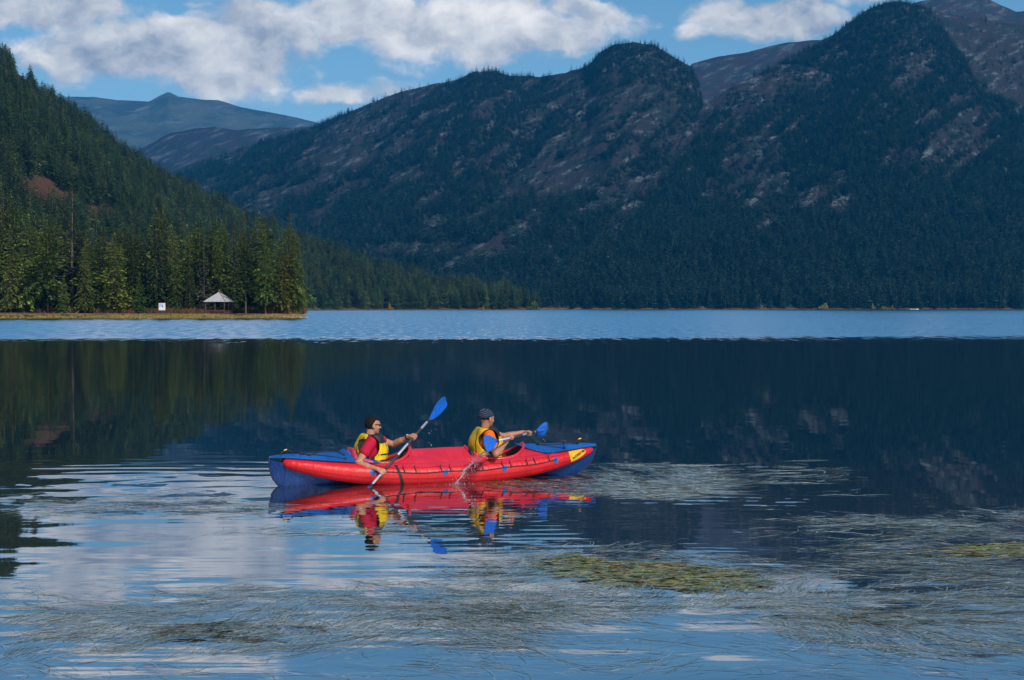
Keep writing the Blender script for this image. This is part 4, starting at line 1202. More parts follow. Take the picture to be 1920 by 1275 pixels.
    v = np.maximum(v, -(A - 0.03)); v = np.maximum(v, -(Nk - 0.016)); v = np.maximum(v, -(headF - 0.01))
    v = np.maximum(v, -np.maximum(np.abs(ly) - 0.006, 0.02 - lx))          # zip slit in front
    seam = np.abs(np.abs(ly) - 0.135) - 0.006
    v = np.where((seam < 0) & (np.abs(lx) > 0.03), v + 0.008, v)
    vo, co = put(v.astype(np.float32), 'life_vest', [vest, M_BLACK])
    me = vo.data; nf = len(me.polygons)
    lv = np.empty(nf * 4, np.int32); me.polygons.foreach_get('vertices', lv); c = co[lv.reshape(-1, 4)].mean(1)
    fx = (c[:, 0] - neck[0]) * fwd[0] + (c[:, 1] - neck[1]) * fwd[1]; fy = (c[:, 0] - neck[0]) * lat[0] + (c[:, 1] - neck[1]) * lat[1]; fz = c[:, 2] - hip[2]
    span = neck[2] - hip[2]
    blk = (fz > span - 0.075) & (fx > -0.035)                                  # yoke over the shoulders
    blk |= (np.abs(np.abs(fy) - 0.135) < 0.0095) & (np.abs(fx) > 0.03)          # piping
    blk |= (np.abs(fx) < 0.045) & (fz < span * 0.5) & (fz > 0.085)              # elastic sides
    blk |= (fz < 0.094) & (fx < 0.06)
    inner = (armcut[tuple(np.clip(((c - G.lo) / G.h).round().astype(int), 0, G.n - 1).T)] < 0.004) & (fz < span - 0.02) & (np.abs(fy) > 0.1)
    blk |= inner
    me.polygons.foreach_set('material_index', blk.astype(np.int32)); me.update()
    # belts and buckles on the vest
    cen = hip
    for zz in (0.17, 0.25):
        ring = []
        zc = hip[2] + zz
        k = int((zc - G.lo[2]) / G.h)
        for a in np.linspace(0, 2 * math.pi, 65):
            d = np.cos(a) * fwd + np.sin(a) * lat; c0 = hip + (neck - hip) * (zz / span); r = 0.0
            for r in np.arange(0.30, 0.08, -0.004):
                p = c0 + d * r; i, j = ((p[:2] - G.lo[:2]) / G.h).astype(int)
                if 0 <= i < G.n[0] and 0 <= j < G.n[1] and v[i, j, k] < 0: break
            ring.append((d * (r + 0.004)) + c0 - hip + np.array([0, 0, 0]))
        ring = [np.array([q[0], q[1], zz]) for q in ring]
        if zz > 0.2: ring = [q for q, a in zip(ring, np.linspace(0, 2 * math.pi, 65)) if math.cos(a) > 0.15]; ring = sorted(ring, key=lambda q: q @ lat)
        MB().grid([[q + np.array([0, 0, -0.011]) for q in ring], [q * np.array([1.012, 1.012, 1]) + np.array([0, 0, 0.0]) for q in ring], [q + np.array([0, 0, 0.011]) for q in ring]]).build('vest_belt', M_BLACK, vo, True)
    for yy in (-0.075, 0.075):
        pts = []
        for zz in np.linspace(0.085, span * 0.62, 12):
            k = int((hip[2] + zz - G.lo[2]) / G.h); c0 = hip + (neck - hip) * (zz / span)
            for r in np.arange(0.32, 0.05, -0.004):
                p = c0 + fwd * r + lat * yy; i, j = ((p[:2] - G.lo[:2]) / G.h).astype(int)
                if 0 <= i < G.n[0] and 0 <= j < G.n[1] and v[i, j, k] < 0: break
            p = p + fwd * 0.006; pts.append(np.array([p[0], p[1], hip[2] + zz]) - hip)
        MB().grid([[q - lat * 0.011 for q in pts], [q + fwd * 0.003 for q in pts], [q + lat * 0.011 for q in pts]]).build('vest_strap', M_BLACK, vo, True)
    # hair or hat
    hx = (X - head[0]) * Hm[0, 0] + (Y - head[1]) * Hm[1, 0] + (Z - head[2]) * Hm[2, 0]
    hz = (X - head[0]) * Hm[0, 2] + (Y - head[1]) * Hm[1, 2] + (Z - head[2]) * Hm[2, 2]
    hy_ = (X - head[0]) * Hm[0, 1] + (Y - head[1]) * Hm[1, 1] + (Z - head[2]) * Hm[2, 1]
    if hair is not None:
        line = np.where(hx > 0.012, 0.064 - (hx - 0.012) * 0.10, np.where(hx > -0.018, 0.018 + (hx + 0.018) * 1.3, -0.060))
        rough = 0.006 * np.sin(hx * 130 + hy_ * 60) * np.sin(hz * 140 + hy_ * 90)
        hf = np.maximum(headF - 0.005 - rough * .35, line - hz + 0.004); hf = np.maximum(hf, hx - 0.086)
        hf = np.maximum(hf, -(np.sqrt((hx - 0.002) ** 2 + (hz + 0.014) ** 2) - 0.034) * (np.abs(hy_) > 0.055) - 1.0 * (np.abs(hy_) <= 0.055))
        put(hf.astype(np.float32), 'hair', hair)
    if beanie is not None:
        B = G.new()
        ell(G, B, hp(-0.020, 0, 0.034), (0.115, 0.090, 0.100), 0, Hm); ell(G, B, hp(-0.060, 0, 0.050), (0.075, 0.075, 0.070), 0.03, Hm)
        cutl = 0.022 + hx * 0.22
        rim = np.where(np.abs(hz - cutl - 0.020) < 0.018, 0.004, 0.0)
        B = np.maximum(B - rim, cutl - hz)
        bo, _ = put(B.astype(np.float32), 'knitted_hat', beanie)
        # cropped hair under the hat
        hf = np.maximum(headF - 0.003, hz - cutl - 0.01); hf = np.maximum(hf, hx + 0.020); hf = np.maximum(hf, -0.022 - hz)
        put(hf.astype(np.float32), 'hair', M_HAIR)
    toL = lambda p: np.array(p) - hip
    if glasses:
        mb = MB()
        for s in (-1, 1):
            pts = [[hp(0.098 - 0.020 * (k / 4) ** 2, s * (0.006 + 0.056 * k / 4), zz * (1 - 0.15 * (k / 4))) for k in range(5)] for zz in (-0.022, 0.000, 0.018)]
            mb.grid([[toL(p) for p in r] for r in pts]); mb.grid([[toL(p - Hm @ np.array([.004, 0, 0])) for p in r] for r in pts])
        go = mb.build('sunglasses', M_GLASS, root, True)
        fr = MB().tube([toL(hp(0.097, -0.006, 0.012)), toL(hp(0.099, 0, 0.013)), toL(hp(0.097, 0.006, 0.012))], 0.003, 6)
        for s in (-1, 1): fr.tube([toL(hp(0.084, s * 0.060, 0.012)), toL(hp(0.05, s * 0.076, 0.012)), toL(hp(-0.004, s * 0.084, 0.010))], 0.0055, 6)
        fr.build('frame', M_BLACK, go, True)
    else:
        for s in (-1, 1):
            mb = MB(); c = toL(hp(0.082, s * 0.033, -0.002)); rows_ = []
            for a in np.linspace(-1.5, 1.5, 7): rows_.append([c + 0.0105 * np.array([math.cos(a) * math.cos(b), math.cos(a) * math.sin(b), math.sin(a)]) for b in np.linspace(0, 6.283, 11)[:-1]])
            mb.grid(rows_, True).build('eye', M_GLASS, root, True)
    if watch:
        wr, el = wrists[1]; d = (el - wr) / np.linalg.norm(el - wr); c = wr + d * 0.035
        wo = MB().tube([toL(c - d * 0.012), toL(c + d * 0.012)], 0.0345, 16).build('wrist_watch', M_BLACK, root, True)
        MB().tube([toL(c + np.array([0, 0, 0.030])), toL(c + np.array([0, 0, 0.040]))], [0.017, 0.015], 12).build('watch_case', M_SHAFT, wo, True)
    return root

def onshaft(A, B, t): return KROT.inverted() @ (Vector(A) + (Vector(B) - Vector(A)) * t - K0)
d1 = KROT.inverted() @ (B1 - A1); d2 = KROT.inverted() @ (B2 - A2)
rh1, lh1 = onshaft(A1, B1, 0.20), onshaft(A1, B1, 0.735)
person('rear paddler with dark hair and sunglasses, crimson shirt under a yellow life vest',
       (-0.90, 0, 0.14), (-0.925, -0.005, 0.615), (-0.882, 0.0, 0.768), -0.22, 0.02, 0.06,
       [((-0.950, -0.178, 0.565), tuple(KL(671, 869, 20.44))), ((-0.860, 0.170, 0.575), tuple(KL(738, 833, 21.02)))],
       [(tuple(rh1), tuple(d1), (-0.2, -0.6, 0.6)), (tuple(lh1), tuple(d1), (0.1, 0.3, 1.0))],
       M_SKIN, M_SHIRT, M_VEST, hair=M_HAIR, glasses=True, watch=True)
rh2, lh2 = onshaft(A2, B2, 0.34), onshaft(A2, B2, 0.80)
person('front paddler in a striped knitted hat, orange shirt under an amber yellow life vest',
       (0.74, 0, 0.15), (0.73, 0.0, 0.655), (0.762, 0.005, 0.815), 0.02, 0.30, 0.05,
       [((0.72, -0.178, 0.600), tuple(KL(930, 851, 20.92))), ((0.77, 0.172, 0.610), tuple(KL(945, 818, 21.72)))],
       [(tuple(rh2), tuple(d2), (0.1, 0.0, 1.0)), (tuple(lh2), tuple(d2), (0.1, 0.0, 1.0))],
       M_SKIN2, M_SHIRT2, M_VEST2, beanie=beanie_mat())
# ================================================================ SHORE FURNITURE
M_WOOD = pbr('weathered_wood', (0.26, 0.23, 0.20), 0.85, spec=0.15, fn=vary((0.27, 0.24, 0.21), 0.35, 2.5))
M_WOOD_RED = pbr('red_brown_wood', (0.16, 0.065, 0.045), 0.8, spec=0.15, fn=vary((0.165, 0.066, 0.046), 0.3, 3.0))
M_WOOD_DK = pbr('dark_post', (0.10, 0.075, 0.06), 0.85, spec=0.15, fn=vary((0.105, 0.078, 0.062), 0.3, 3.0))
M_ROOF = pbr('pale_roof_boards', (0.46, 0.45, 0.46), 0.75, spec=0.2, fn=vary((0.47, 0.46, 0.47), 0.16, 2.0))
M_WHITE = pbr('white_board', (0.80, 0.79, 0.79), 0.5, fn=vary((0.80, 0.79, 0.79), 0.04, 2.0))
M_PRINT = pbr('printed_picture', (0.42, 0.50, 0.60), 0.5, fn=vary((0.42, 0.50, 0.60), 0.35, 4.0))
M_PRINT_DK = pbr('printed_figure', (0.08, 0.10, 0.14), 0.5)
def gazebo():
    D = 336.0; gz = 0.70
    c = Vector(((411 - CX) / FPX * D, D, gz))
    root = empty('gazebo', c); tag(root, 'open wooden gazebo with pale pyramid roof standing on the shore', 'gazebo')
    ang = [math.radians(a) for a in (-58, 32, 122, 212)]
    R, ze, za = 3.72, 2.80, 4.95
    cor = [Vector((R * math.cos(a), R * math.sin(a), ze)) for a in ang]; apex = Vector((0, 0, za))
    for i in range(4):
        a, b = cor[i], cor[(i + 1) % 4]
        pn = MB(); n = 9                                   # overlapping courses of boards
        for k in range(n):
            t0, t1 = k / n, (k + 1) / n + 0.02
            l0, r0 = a.lerp(apex, t0), b.lerp(apex, t0); l1, r1 = a.lerp(apex, min(1, t1)), b.lerp(apex, min(1, t1))
            nn = (b - a).cross(apex - a).normalized(); nn = nn if nn.z > 0 else -nn
            off = nn * 0.07
            pn.add([l0 + off, r0 + off, r1 + nn * 0.02, l1 + nn * 0.02, l0 - nn * 0.02, r0 - nn * 0.02, r1 - nn * 0.03, l1 - nn * 0.03],
                   [(0, 1, 2, 3), (7, 6, 5, 4), (0, 4, 5, 1), (1, 5, 6, 2), (3, 7, 4, 0)])
        pn.build('roof_panel', M_ROOF, root)
        MB().beam(a + Vector((0, 0, 0.05)), apex + Vector((0, 0, 0.06)), 0.14, 0.07).build('hip_board', M_WOOD_RED, root)
        pa, pb = a * 0.82, b * 0.82
        MB().beam((pa.x, pa.y, -0.3), (pa.x, pa.y, ze + 0.25), 0.17, 0.17, (1, 0, 0)).build('post', M_WOOD_DK, root)
        MB().beam((pa.x, pa.y, ze + 0.1), (pb.x, pb.y, ze + 0.1), 0.12, 0.16).build('eaves_beam', M_WOOD_DK, root)
        m = (pa + pb) / 2
        if i != 1: MB().beam((m.x, m.y, -0.3), (m.x, m.y, ze + 0.1), 0.13, 0.13, (1, 0, 0)).build('post', M_WOOD_DK, root)
        if i != 2:
            ra = MB()
            for z in (0.25, 0.95): ra.beam((pa.x, pa.y, z), (pb.x, pb.y, z), 0.07, 0.14)
            for k in range(1, 14):
                q = pa.lerp(pb, k / 14); ra.beam((q.x, q.y, 0.1), (q.x, q.y, 0.95), 0.14, 0.04, (pb - pa).normalized())
            ra.build('railing', M_WOOD_RED, root)
    MB().tube([(0, 0, za - 0.1), (0, 0, za + 0.5)], [0.10, 0.04], 6).build('finial', M_WOOD, root)
    MB().box((0, 0, 0.05), (4.6, 4.6, 0.14), Matrix.Rotation(math.radians(-13), 3, 'Z')).build('floor', M_WOOD, root)
    t = MB().box((0, 0, 0.82), (2.2, 0.9, 0.07), Matrix.Rotation(math.radians(-13), 3, 'Z'))
    t.box((0, 0, 0.44), (0.3, 0.5, 0.72)); t.build('table', M_WOOD, root)
gazebo()
def notice():
    D = 332.0; x = (304 - CX) / FPX * D; r = empty('notice_board', (x, D, 0.55)); tag(r, 'white notice board on two reddish posts beside the boardwalk', 'sign')
    b = MB().box((0, 0, 1.92), (1.42, 0.06, 1.52)).build('panel', M_WHITE, r)
    MB().box((-0.28, -0.036, 2.20), (0.70, 0.008, 0.72)).build('picture', M_PRINT, b); MB().box((0.10, -0.040, 2.05), (0.16, 0.008, 0.62)).build('picture', M_PRINT_DK, b)
    MB().box((0.42, -0.036, 2.12), (0.36, 0.006, 0.8)).build('text_block', pbr('pale_print', (0.62, 0.64, 0.68), 0.5, fn=vary((0.62, 0.64, 0.68), 0.2, 9)), b)
    for s in (-1, 1): MB().beam((s * 0.75, 0, -0.3), (s * 0.75, 0, 2.75), 0.10, 0.10, (1, 0, 0)).build('post', M_WOOD_RED, r)
    MB().beam((-0.85, 0, 2.76), (0.85, 0, 2.76), 0.22, 0.06).build('cap', M_WOOD_RED, r)
notice()
def boardwalk(pts, label):
    r = empty('boardwalk', pts[0]); o0 = Vector(pts[0]); tag(r, label, 'boardwalk')
    rg = random.Random(len(pts)); pl = []
    me = MB().box((0, 0, 0), (0.24, 1.5, 0.06)).mesh('plank')
    deck = MB()
    for a, b in zip(pts[:-1], pts[1:]):
        a, b = Vector(a) - o0, Vector(b) - o0; n = int((b - a).length / 0.26); rot = Matrix.Rotation(math.atan2((b - a).y, (b - a).x), 3, 'Z')
        for k in range(n): deck.box(a.lerp(b, (k + .5) / n) + Vector((0, 0, rg.uniform(-.012, .012))), (0.235, 1.5 + rg.uniform(-.1, .1), 0.055), rot)
        for s in (-0.6, 0.6):
            off = rot @ Vector((0, s, -0.10)); MB().beam(a + off, b + off, 0.12, 0.14).build('stringer', M_WOOD_DK, r)
        for k in (0.05, 0.5, 0.95):
            q = a.lerp(b, k); MB().beam(q + Vector((0, -0.55, -0.9)), q + Vector((0, -0.55, -0.05)), 0.16, 0.16, (1, 0, 0)).build('support_post', M_WOOD_DK, r)
    o = deck.build('planking', M_WOOD, r); o['kind'] = 'stuff'
def bw(px, z, D=329.0): return ((px - CX) / FPX * D, D, z)
boardwalk([bw(-80, 1.12), bw(40, 1.10), bw(120, 1.02), bw(200, 0.98, 330), bw(262, 0.92, 330), bw(322, 0.94, 330)], 'long grey boardwalk along the left shore, passing the notice board')
boardwalk([bw(441, 0.92, 333), bw(470, 0.90, 333.5), bw(506, 0.86, 334)], 'short grey boardwalk leading right from the gazebo')
for i, (a, b, r0) in enumerate([((528, 0.30), (553, 0.22), .16), ((552, 0.24), (578, 0.12), .20)]):
    D = 324.5 + 3.2 * i
    A, B = Vector(((a[0] - CX) / FPX * D, D, a[1])), Vector(((b[0] - CX) / FPX * D, D + 1.0, b[1]))
    o = MB().tube([(A.lerp(B, t) - A) + Vector((0, 0, 0.05 * math.sin(t * 5))) for t in np.linspace(0, 1, 8)], [r0 * (1 - 0.45 * t) for t in np.linspace(0, 1, 8)], 8).build('driftwood_log', M_WOOD, None, True)
    o.location = A
    tag(o, ['pale driftwood log at the water left of the spit tip', 'pale driftwood log reaching past the tip of the spit'][i], 'log', 'driftwood at the spit')

# dry grass and low red-brown undergrowth of the shore
def blades(name, label, n, Drange, hr, cols, wid, pxr=(-70, 574), zb=0.0, seed=3):
    rg = np.random.default_rng(seed)
    px = rg.uniform(*pxr, n * 2); D = Drange[0] + (Drange[1] - Drange[0]) * rg.random(n * 2)
    f = 322 + 3.0 * np.sin(px / 61.0) + 2.2 * np.sin(px / 23.0 + 1) + np.where(px > 540, (px - 540) * 0.10, 0)
    cl = fbm(px / 7.0, D / 2.0, seed, 3)
    D = D + f - 322
    ok = (cl > 0.36) & ((px < 560) | (rg.random(n * 2) < 0.4)); px, D, f, cl = px[ok][:n], D[ok][:n], f[ok][:n], cl[ok][:n]; n = len(px)
    x = (px - CX) / FPX * D; e = D - f
    z = -0.25 + 1.05 * (1 - np.exp(-np.maximum(e, 0) / 5.0)) + zb
    h = (hr[0] + (hr[1] - hr[0]) * rg.random(n)) * (0.6 + 0.8 * cl); a = rg.random(n) * 6.28; lean = rg.normal(0, 0.22, (n, 2)) * h[:, None]
    w = wid * (0.6 + 0.8 * rg.random(n))
    b0 = np.stack([x - w * np.cos(a), D - w * np.sin(a), z], 1); b1 = np.stack([x + w * np.cos(a), D + w * np.sin(a), z], 1)
    t = np.stack([x + lean[:, 0], D + lean[:, 1], z + h], 1); m = np.stack([x + lean[:, 0] * .4 + w * .9 * np.cos(a), D + lean[:, 1] * .4, z + h * .55], 1)
    V = np.stack([b0, b1, m, t], 1).reshape(-1, 3); F = np.arange(n * 4).reshape(n, 4)
    me = mesh_np(name, V, F)
    c = np.array(cols)[rg.integers(0, len(cols), n)] * (0.7 + 0.6 * rg.random((n, 1)))
    attr_color(me, 'tint', np.repeat(c, 4, 0))
    m_ = pbr(name + '_blades', (0.2, 0.15, 0.05), 0.85, spec=0.15, fn=lambda nt, b: nt.links.new(n_attr(nt, 'tint').s, b.inputs['Base Color']))
    return tag(link(name, me, None, m_), label, 'grass', kind='stuff')
blades('dry_grass', 'golden dry grass fringing the shore of the spit', 26000, (320.5, 335), (0.14, 0.34), [(.42, .26, .08), (.34, .19, .05), (.24, .18, .05), (.13, .12, .03), (.40, .30, .13)], 0.055)
blades('dry_undergrowth', 'low red-brown undergrowth at the foot of the spit wood', 30000, (336.5, 352), (0.6, 1.5), [(.15, .055, .03), (.12, .06, .03), (.18, .09, .035), (.09, .07, .03), (.07, .065, .025)], 0.11, seed=4)
blades('reeds_in_water', 'green sedge standing in the shallows before the dry grass', 3500, (319.5, 322), (0.25, 0.5), [(.10, .10, .02), (.16, .14, .03), (.22, .13, .04)], 0.07, zb=0.1, seed=8)

# shrubs and a white boat on the far shore
def leaf_ball(R, n, seed, flat=0.8):
    rg = np.random.default_rng(seed); V = []; F = []
    for i in range(n):
        d = rg.normal(size=3); d /= np.linalg.norm(d); d[2] = abs(d[2]) * 1.0
        p = d * np.array(R) * (0.45 + 0.55 * rg.random() ** 0.5) * (1 + 0.25 * math.sin(d[0] * 5 + seed) + 0.2 * math.sin(d[2] * 7))
        u = rg.normal(size=3); u /= np.linalg.norm(u); w = np.cross(u, rg.normal(size=3)); w /= np.linalg.norm(w); s = R[0] * 0.16
        b = len(V); V += [p - u * s, p + w * s * .6, p + u * s, p - w * s * .6]; F.append((b, b + 1, b + 2, b + 3))
    return np.array(V), np.array(F)
def leaf_mat(name, c):
    return pbr(name, c, 0.8, spec=0.2, fn=vary(c, 0.35, 0.8))
for px, py, w, h, c, lab in [(1545, 579.5, 9.5, 6.0, (.20, .19, .03), 'large yellow-green shrub, the biggest on the far right shore'),
                             (1637, 579.6, 5.0, 5.6, (.20, .15, .03), 'tall ochre shrub on the far right shore'),
                             (1657, 579.7, 6.5, 3.6, (.15, .17, .035), 'low green shrub next to the ochre shrub on the far shore'),
                             (1673, 579.7, 4.0, 3.8, (.22, .12, .04), 'small rusty shrub right of the low green one on the far shore'),
                             (1000, 580.2, 9.0, 6.0, (.07, .11, .025), 'rounded green shrub on the end of the wooded point'),
                             (905, 580.3, 5.0, 3.0, (.20, .12, .03), 'small golden shrub on the shore of the wooded point'),
                             (731, 580.3, 5.0, 4.5, (.22, .13, .03), 'orange shrub on the shore of the wooded point near the spit')]:
    D = 1648.0 if px > 1010 else float(np.interp(px, [560, 700, 1012], [1096, 1187, 1264]))
    r = empty('shrub', ((px - CX) / FPX * D, D, 0.0)); tag(r, lab, 'shrub', 'shrubs on the far shores')
    v, f = leaf_ball((w / 2, w / 2, h), 520, int(px)); me = mesh_np('foliage', v, f); link('foliage', me, r, leaf_mat('shrub_leaves', c))
    st = MB()
    for k in range(4): st.tube([(0.2 * k - .3, 0, -1.0), (0.9 * (k - 1.5), 0.3 * (k % 2), h * 0.7)], [.12, .04], 5)
    st.build('stems', M_BARK, r)
def boat():
    D = 1632.0; r = empty('moored_boat', ((1714 - CX) / FPX * D, D, -0.3)); tag(r, 'small white boat lying at the far right shore', 'boat')
    rows_ = []
    for t in np.linspace(-1, 1, 15):
        w = 1.1 * (1 - max(0, t) ** 2.5) * (0.9 if t < 0 else 1) + 0.02; z = 0.75 + 0.3 * max(0, t) ** 2
        rows_.append([(t * 4.6, -w, z), (t * 4.6, -w * .8, 0.1), (t * 4.6, 0, -0.25), (t * 4.6, w * .8, 0.1), (t * 4.6, w, z)])
    mb = MB().grid(rows_); mb.f.append((0, 1, 2, 3, 4)); mb.build('hull', M_WHITE, r)
    MB().grid([[(t * 4.4, s * (1.05 * (1 - max(0, t) ** 2.5) + .02), 0.62) for s in (-1, 1)] for t in np.linspace(-1, 1, 9)]).build('deck', M_WHITE, r)
    MB().box((-0.6, 0, 0.72), (0.5, 1.6, 0.08)).build('thwart', M_WOOD, r)
boat()
# ================================================================ WATERWEED AND SPLASH
def weed_mat(name, gloss, sheen=0.62):
    """Wet leaf lying in the surface film: diffuse green under a water-like sheen."""
    m = bpy.data.materials.new(name); m.use_nodes = True; nt = m.node_tree
    nt.nodes.remove(nt.nodes['Principled BSDF'])
    d = nt.nodes.new('ShaderNodeBsdfDiffuse'); nt.links.new(n_attr(nt, 'tint').s, d.inputs[0])
    g = nt.nodes.new('ShaderNodeBsdfGlossy'); g.inputs['Roughness'].default_value = gloss; g.inputs['Color'].default_value = (.95, .97, 1, 1)
    fr = nt.nodes.new('ShaderNodeFresnel'); fr.inputs['IOR'].default_value = 1.36
    mx = nt.nodes.new('ShaderNodeMixShader'); nt.links.new(((E(nt, fr.outputs[0]) ** 0.5) * sheen).s, mx.inputs[0])
    nt.links.new(d.outputs[0], mx.inputs[1]); nt.links.new(g.outputs[0], mx.inputs[2]); nt.links.new(mx.outputs[0], nt.nodes['Material Output'].inputs['Surface'])
    return m
M_WEED = weed_mat('floating_weed_leaf', 0.12)
M_WEED_GREEN = weed_mat('green_weed_leaf', 0.3, 0.34)
def inside(poly, x, y):
    r = np.zeros(len(x), bool); n = len(poly)
    for i in range(n):
        (x0, y0), (x1, y1) = poly[i], poly[(i + 1) % n]
        c = ((y0 > y) != (y1 > y)) & (x < (x1 - x0) * (y - y0) / (y1 - y0 + 1e-9) + x0); r ^= c
    return r
PALE = [(.40, .42, .28), (.46, .46, .32), (.34, .38, .28), (.44, .40, .25), (.52, .52, .44), (.30, .35, .22)]
MIX = [(.24, .27, .14), (.32, .34, .23), (.18, .21, .09), (.38, .36, .20), (.24, .18, .11), (.42, .43, .34)]
GREEN = [(.15, .18, .008), (.22, .22, .008), (.09, .11, .006), (.27, .21, .009), (.24, .10, .014), (.06, .07, .006), (.30, .28, .02)]
OLIVE = [(.06, .065, .015), (.09, .085, .02), (.12, .07, .02), (.045, .04, .015), (.14, .13, .05)]
BROWN = [(.15, .13, .05), (.19, .16, .06), (.11, .10, .03), (.20, .12, .04)]
def ribbons(polys, seed):
    """polys: (polygon in photo pixels, count, heading, swirl, palette, half width, length range, lift)."""
    rg = np.random.default_rng(seed); Vs, Fs, Cs = [], [], []; base = 0
    for poly, n, head, swirl, pal, hw, (l0, l1), lift, clump, *hole in polys:
        pa = np.array(poly, float); lo, hi = pa.min(0), pa.max(0)
        m = n * 14; x = rg.uniform(lo[0], hi[0], m); y = rg.uniform(lo[1], hi[1], m)
        # ragged outline
        jx = (fbm(x / 40, y / 12, seed + 1, 3) - .5) * 70; jy = (fbm(x / 40, y / 12, seed + 2, 3) - .5) * 26
        ok = inside(poly, x + jx, y + jy) & (fbm(x / 85, y / 16, seed + 5, 3) > clump)
        for hp_ in hole: ok &= ~inside(hp_, x + jx * .5, y + jy * .5) | (rg.random(m) < 0.10)
        x, y = x[ok][:n], y[ok][:n]; n = len(x)
        if n == 0: continue
        t = -CAM_H / (-(sa) + -(y - CY) / FPX * ca); X = (x - CX) / FPX * t; Y = (ca + -(y - CY) / FPX * sa) * t
        S = 11
        L = l0 + (l1 - l0) * rg.random(n) ** 1.4
        th = head + (fbm(X / 1.1, Y / 1.6, seed + 7, 2) - .5) * swirl * 2 + rg.normal(0, 0.22, n) + np.where(rg.random(n) < .5, math.pi, 0) * (rg.random(n) < 0.35)
        cur = rg.normal(0, 0.7, n) + (fbm(X / .8, Y / .8, seed + 9, 2) - .5) * 3.0
        hook = np.where(rg.random(n) < 0.12, rg.normal(0, 5, n), 0)
        P0 = np.stack([X, Y], 1); step = L / (S - 1); pts = [P0]
        for k in range(S - 1):
            a = th + cur * (k / S) + hook * max(0, k / S - .6)
            P0 = P0 + np.stack([np.cos(a), np.sin(a)], 1) * step[:, None]; pts.append(P0)
        pts = np.stack(pts, 1)
        d = np.gradient(pts, axis=1); d /= np.linalg.norm(d, axis=2, keepdims=True) + 1e-9
        nrm = np.stack([-d[..., 1], d[..., 0]], 2)
        s = np.linspace(0, 1, S)[None, :]
        w = hw * (0.6 + 0.8 * rg.random((n, 1))) * np.clip(np.sin(math.pi * (0.06 + 0.9 * s)), 0.15, 1) ** 0.6
        ph = rg.random((n, 2)) * 6.28
        z = lift * (0.55 * np.sin(s * (5 + 6 * rg.random((n, 1))) + ph[:, :1]) + 0.16 + 0.5 * (rg.random((n, 1)) - .5)) + 0.002
        z = np.where(hook[:, None] != 0, z + 0.016 * np.clip(s - .55, 0, 1), z)
        roll = 0.30 * np.sin(s * 4 + ph[:, 1:]) + rg.normal(0, 0.12, (n, 1))
        A = np.concatenate([pts + nrm * w[..., None], (z + w * roll)[..., None]], 2); B = np.concatenate([pts - nrm * w[..., None], (z - w * roll)[..., None]], 2)
        V = np.stack([A, B], 2).reshape(-1, 3)
        i = np.arange(n)[:, None] * (2 * S) + np.arange(S - 1)[None] * 2 + base
        Fs.append(np.stack([i, i + 2, i + 3, i + 1], -1).reshape(-1, 4)); Vs.append(V); base += len(V)
        c = np.array(pal)[rg.integers(0, len(pal), n)] * (0.55 + 0.75 * rg.random((n, 1))); Cs.append(np.repeat(c, 2 * S, 0))
    return np.concatenate(Vs), np.concatenate(Fs), np.concatenate(Cs)
def weed(name, label, polys, seed, mat=None):
    V, F, C = ribbons(polys, seed); me = mesh_np(name, V, F, True); attr_color(me, 'tint', C)
    return tag(link(name, me, None, mat or M_WEED), label, 'waterweed', kind='stuff')
weed('bow_waterweed', 'pale ribbon waterweed spread on the water right of the bow', [
    ([(1075, 905), (1110, 880), (1180, 868), (1260, 870), (1330, 888), (1440, 900), (1450, 915), (1330, 922), (1240, 936), (1120, 935), (1080, 925)], 1350, 0.1, 1.2, PALE, .0038, (.3, .9), .006, .36),
    ([(900, 903), (1000, 896), (1090, 893), (1110, 930), (1000, 922), (900, 916)], 420, 0.2, 1.0, BROWN, .004, (.3, .7), .008, .38),
    ([(1300, 862), (1480, 862), (1560, 890), (1560, 930), (1450, 930), (1400, 880)], 60, 0.05, 0.4, PALE, .0045, (.5, 1.1), .010, .45)], 21)
weed('right_waterweed', 'tangled pale and dark waterweed drifting at the right edge', [
    ([(1390, 985), (1480, 968), (1640, 965), (1800, 955), (1925, 948), (1925, 1012), (1800, 1000), (1600, 1000), (1470, 998)], 420, 0.08, 1.0, PALE, .0032, (.3, .9), .009, .50),
    ([(1540, 1020), (1700, 1000), (1925, 985), (1925, 1130), (1780, 1130), (1640, 1110), (1560, 1070)], 1150, 0.1, 1.5, MIX, .0028, (.3, .8), .009, .43, [(1760, 1030), (1860, 1022), (1925, 1018), (1925, 1048), (1850, 1044)])], 31)
weed('centre_waterweed', 'broad mat of waterweed with a bright green patch in the middle foreground', [
    ([(830, 1050), (1000, 1022), (1200, 1022), (1420, 1050), (1560, 1070), (1620, 1110), (1600, 1170), (1400, 1150), (1250, 1140), (1180, 1160), (1050, 1170), (900, 1190), (800, 1170), (780, 1100)], 3600, 0.15, 1.7, MIX + PALE, .0021, (.25, .65), .011, .36, [(1015, 1040), (1120, 1052), (1300, 1062), (1380, 1085), (1340, 1106), (1200, 1104), (1110, 1085), (1050, 1062)]),
    ([(1420, 1110), (1700, 1120), (1925, 1120), (1925, 1215), (1760, 1225), (1560, 1205), (1430, 1190), (1380, 1150)], 2000, -0.25, 1.5, MIX + PALE, .0019, (.3, .8), .005, .44)], 41)
weed('left_waterweed', 'wide grey-green mat of waterweed floating across the left foreground', [
    ([(-10, 1110), (180, 1112), (420, 1105), (640, 1085), (900, 1085), (1010, 1110), (1010, 1170), (960, 1210), (760, 1215), (500, 1225), (240, 1240), (80, 1250), (-10, 1245)], 4200, 0.35, 1.9, MIX + PALE, .0018, (.25, .65), .005, .42)], 51)
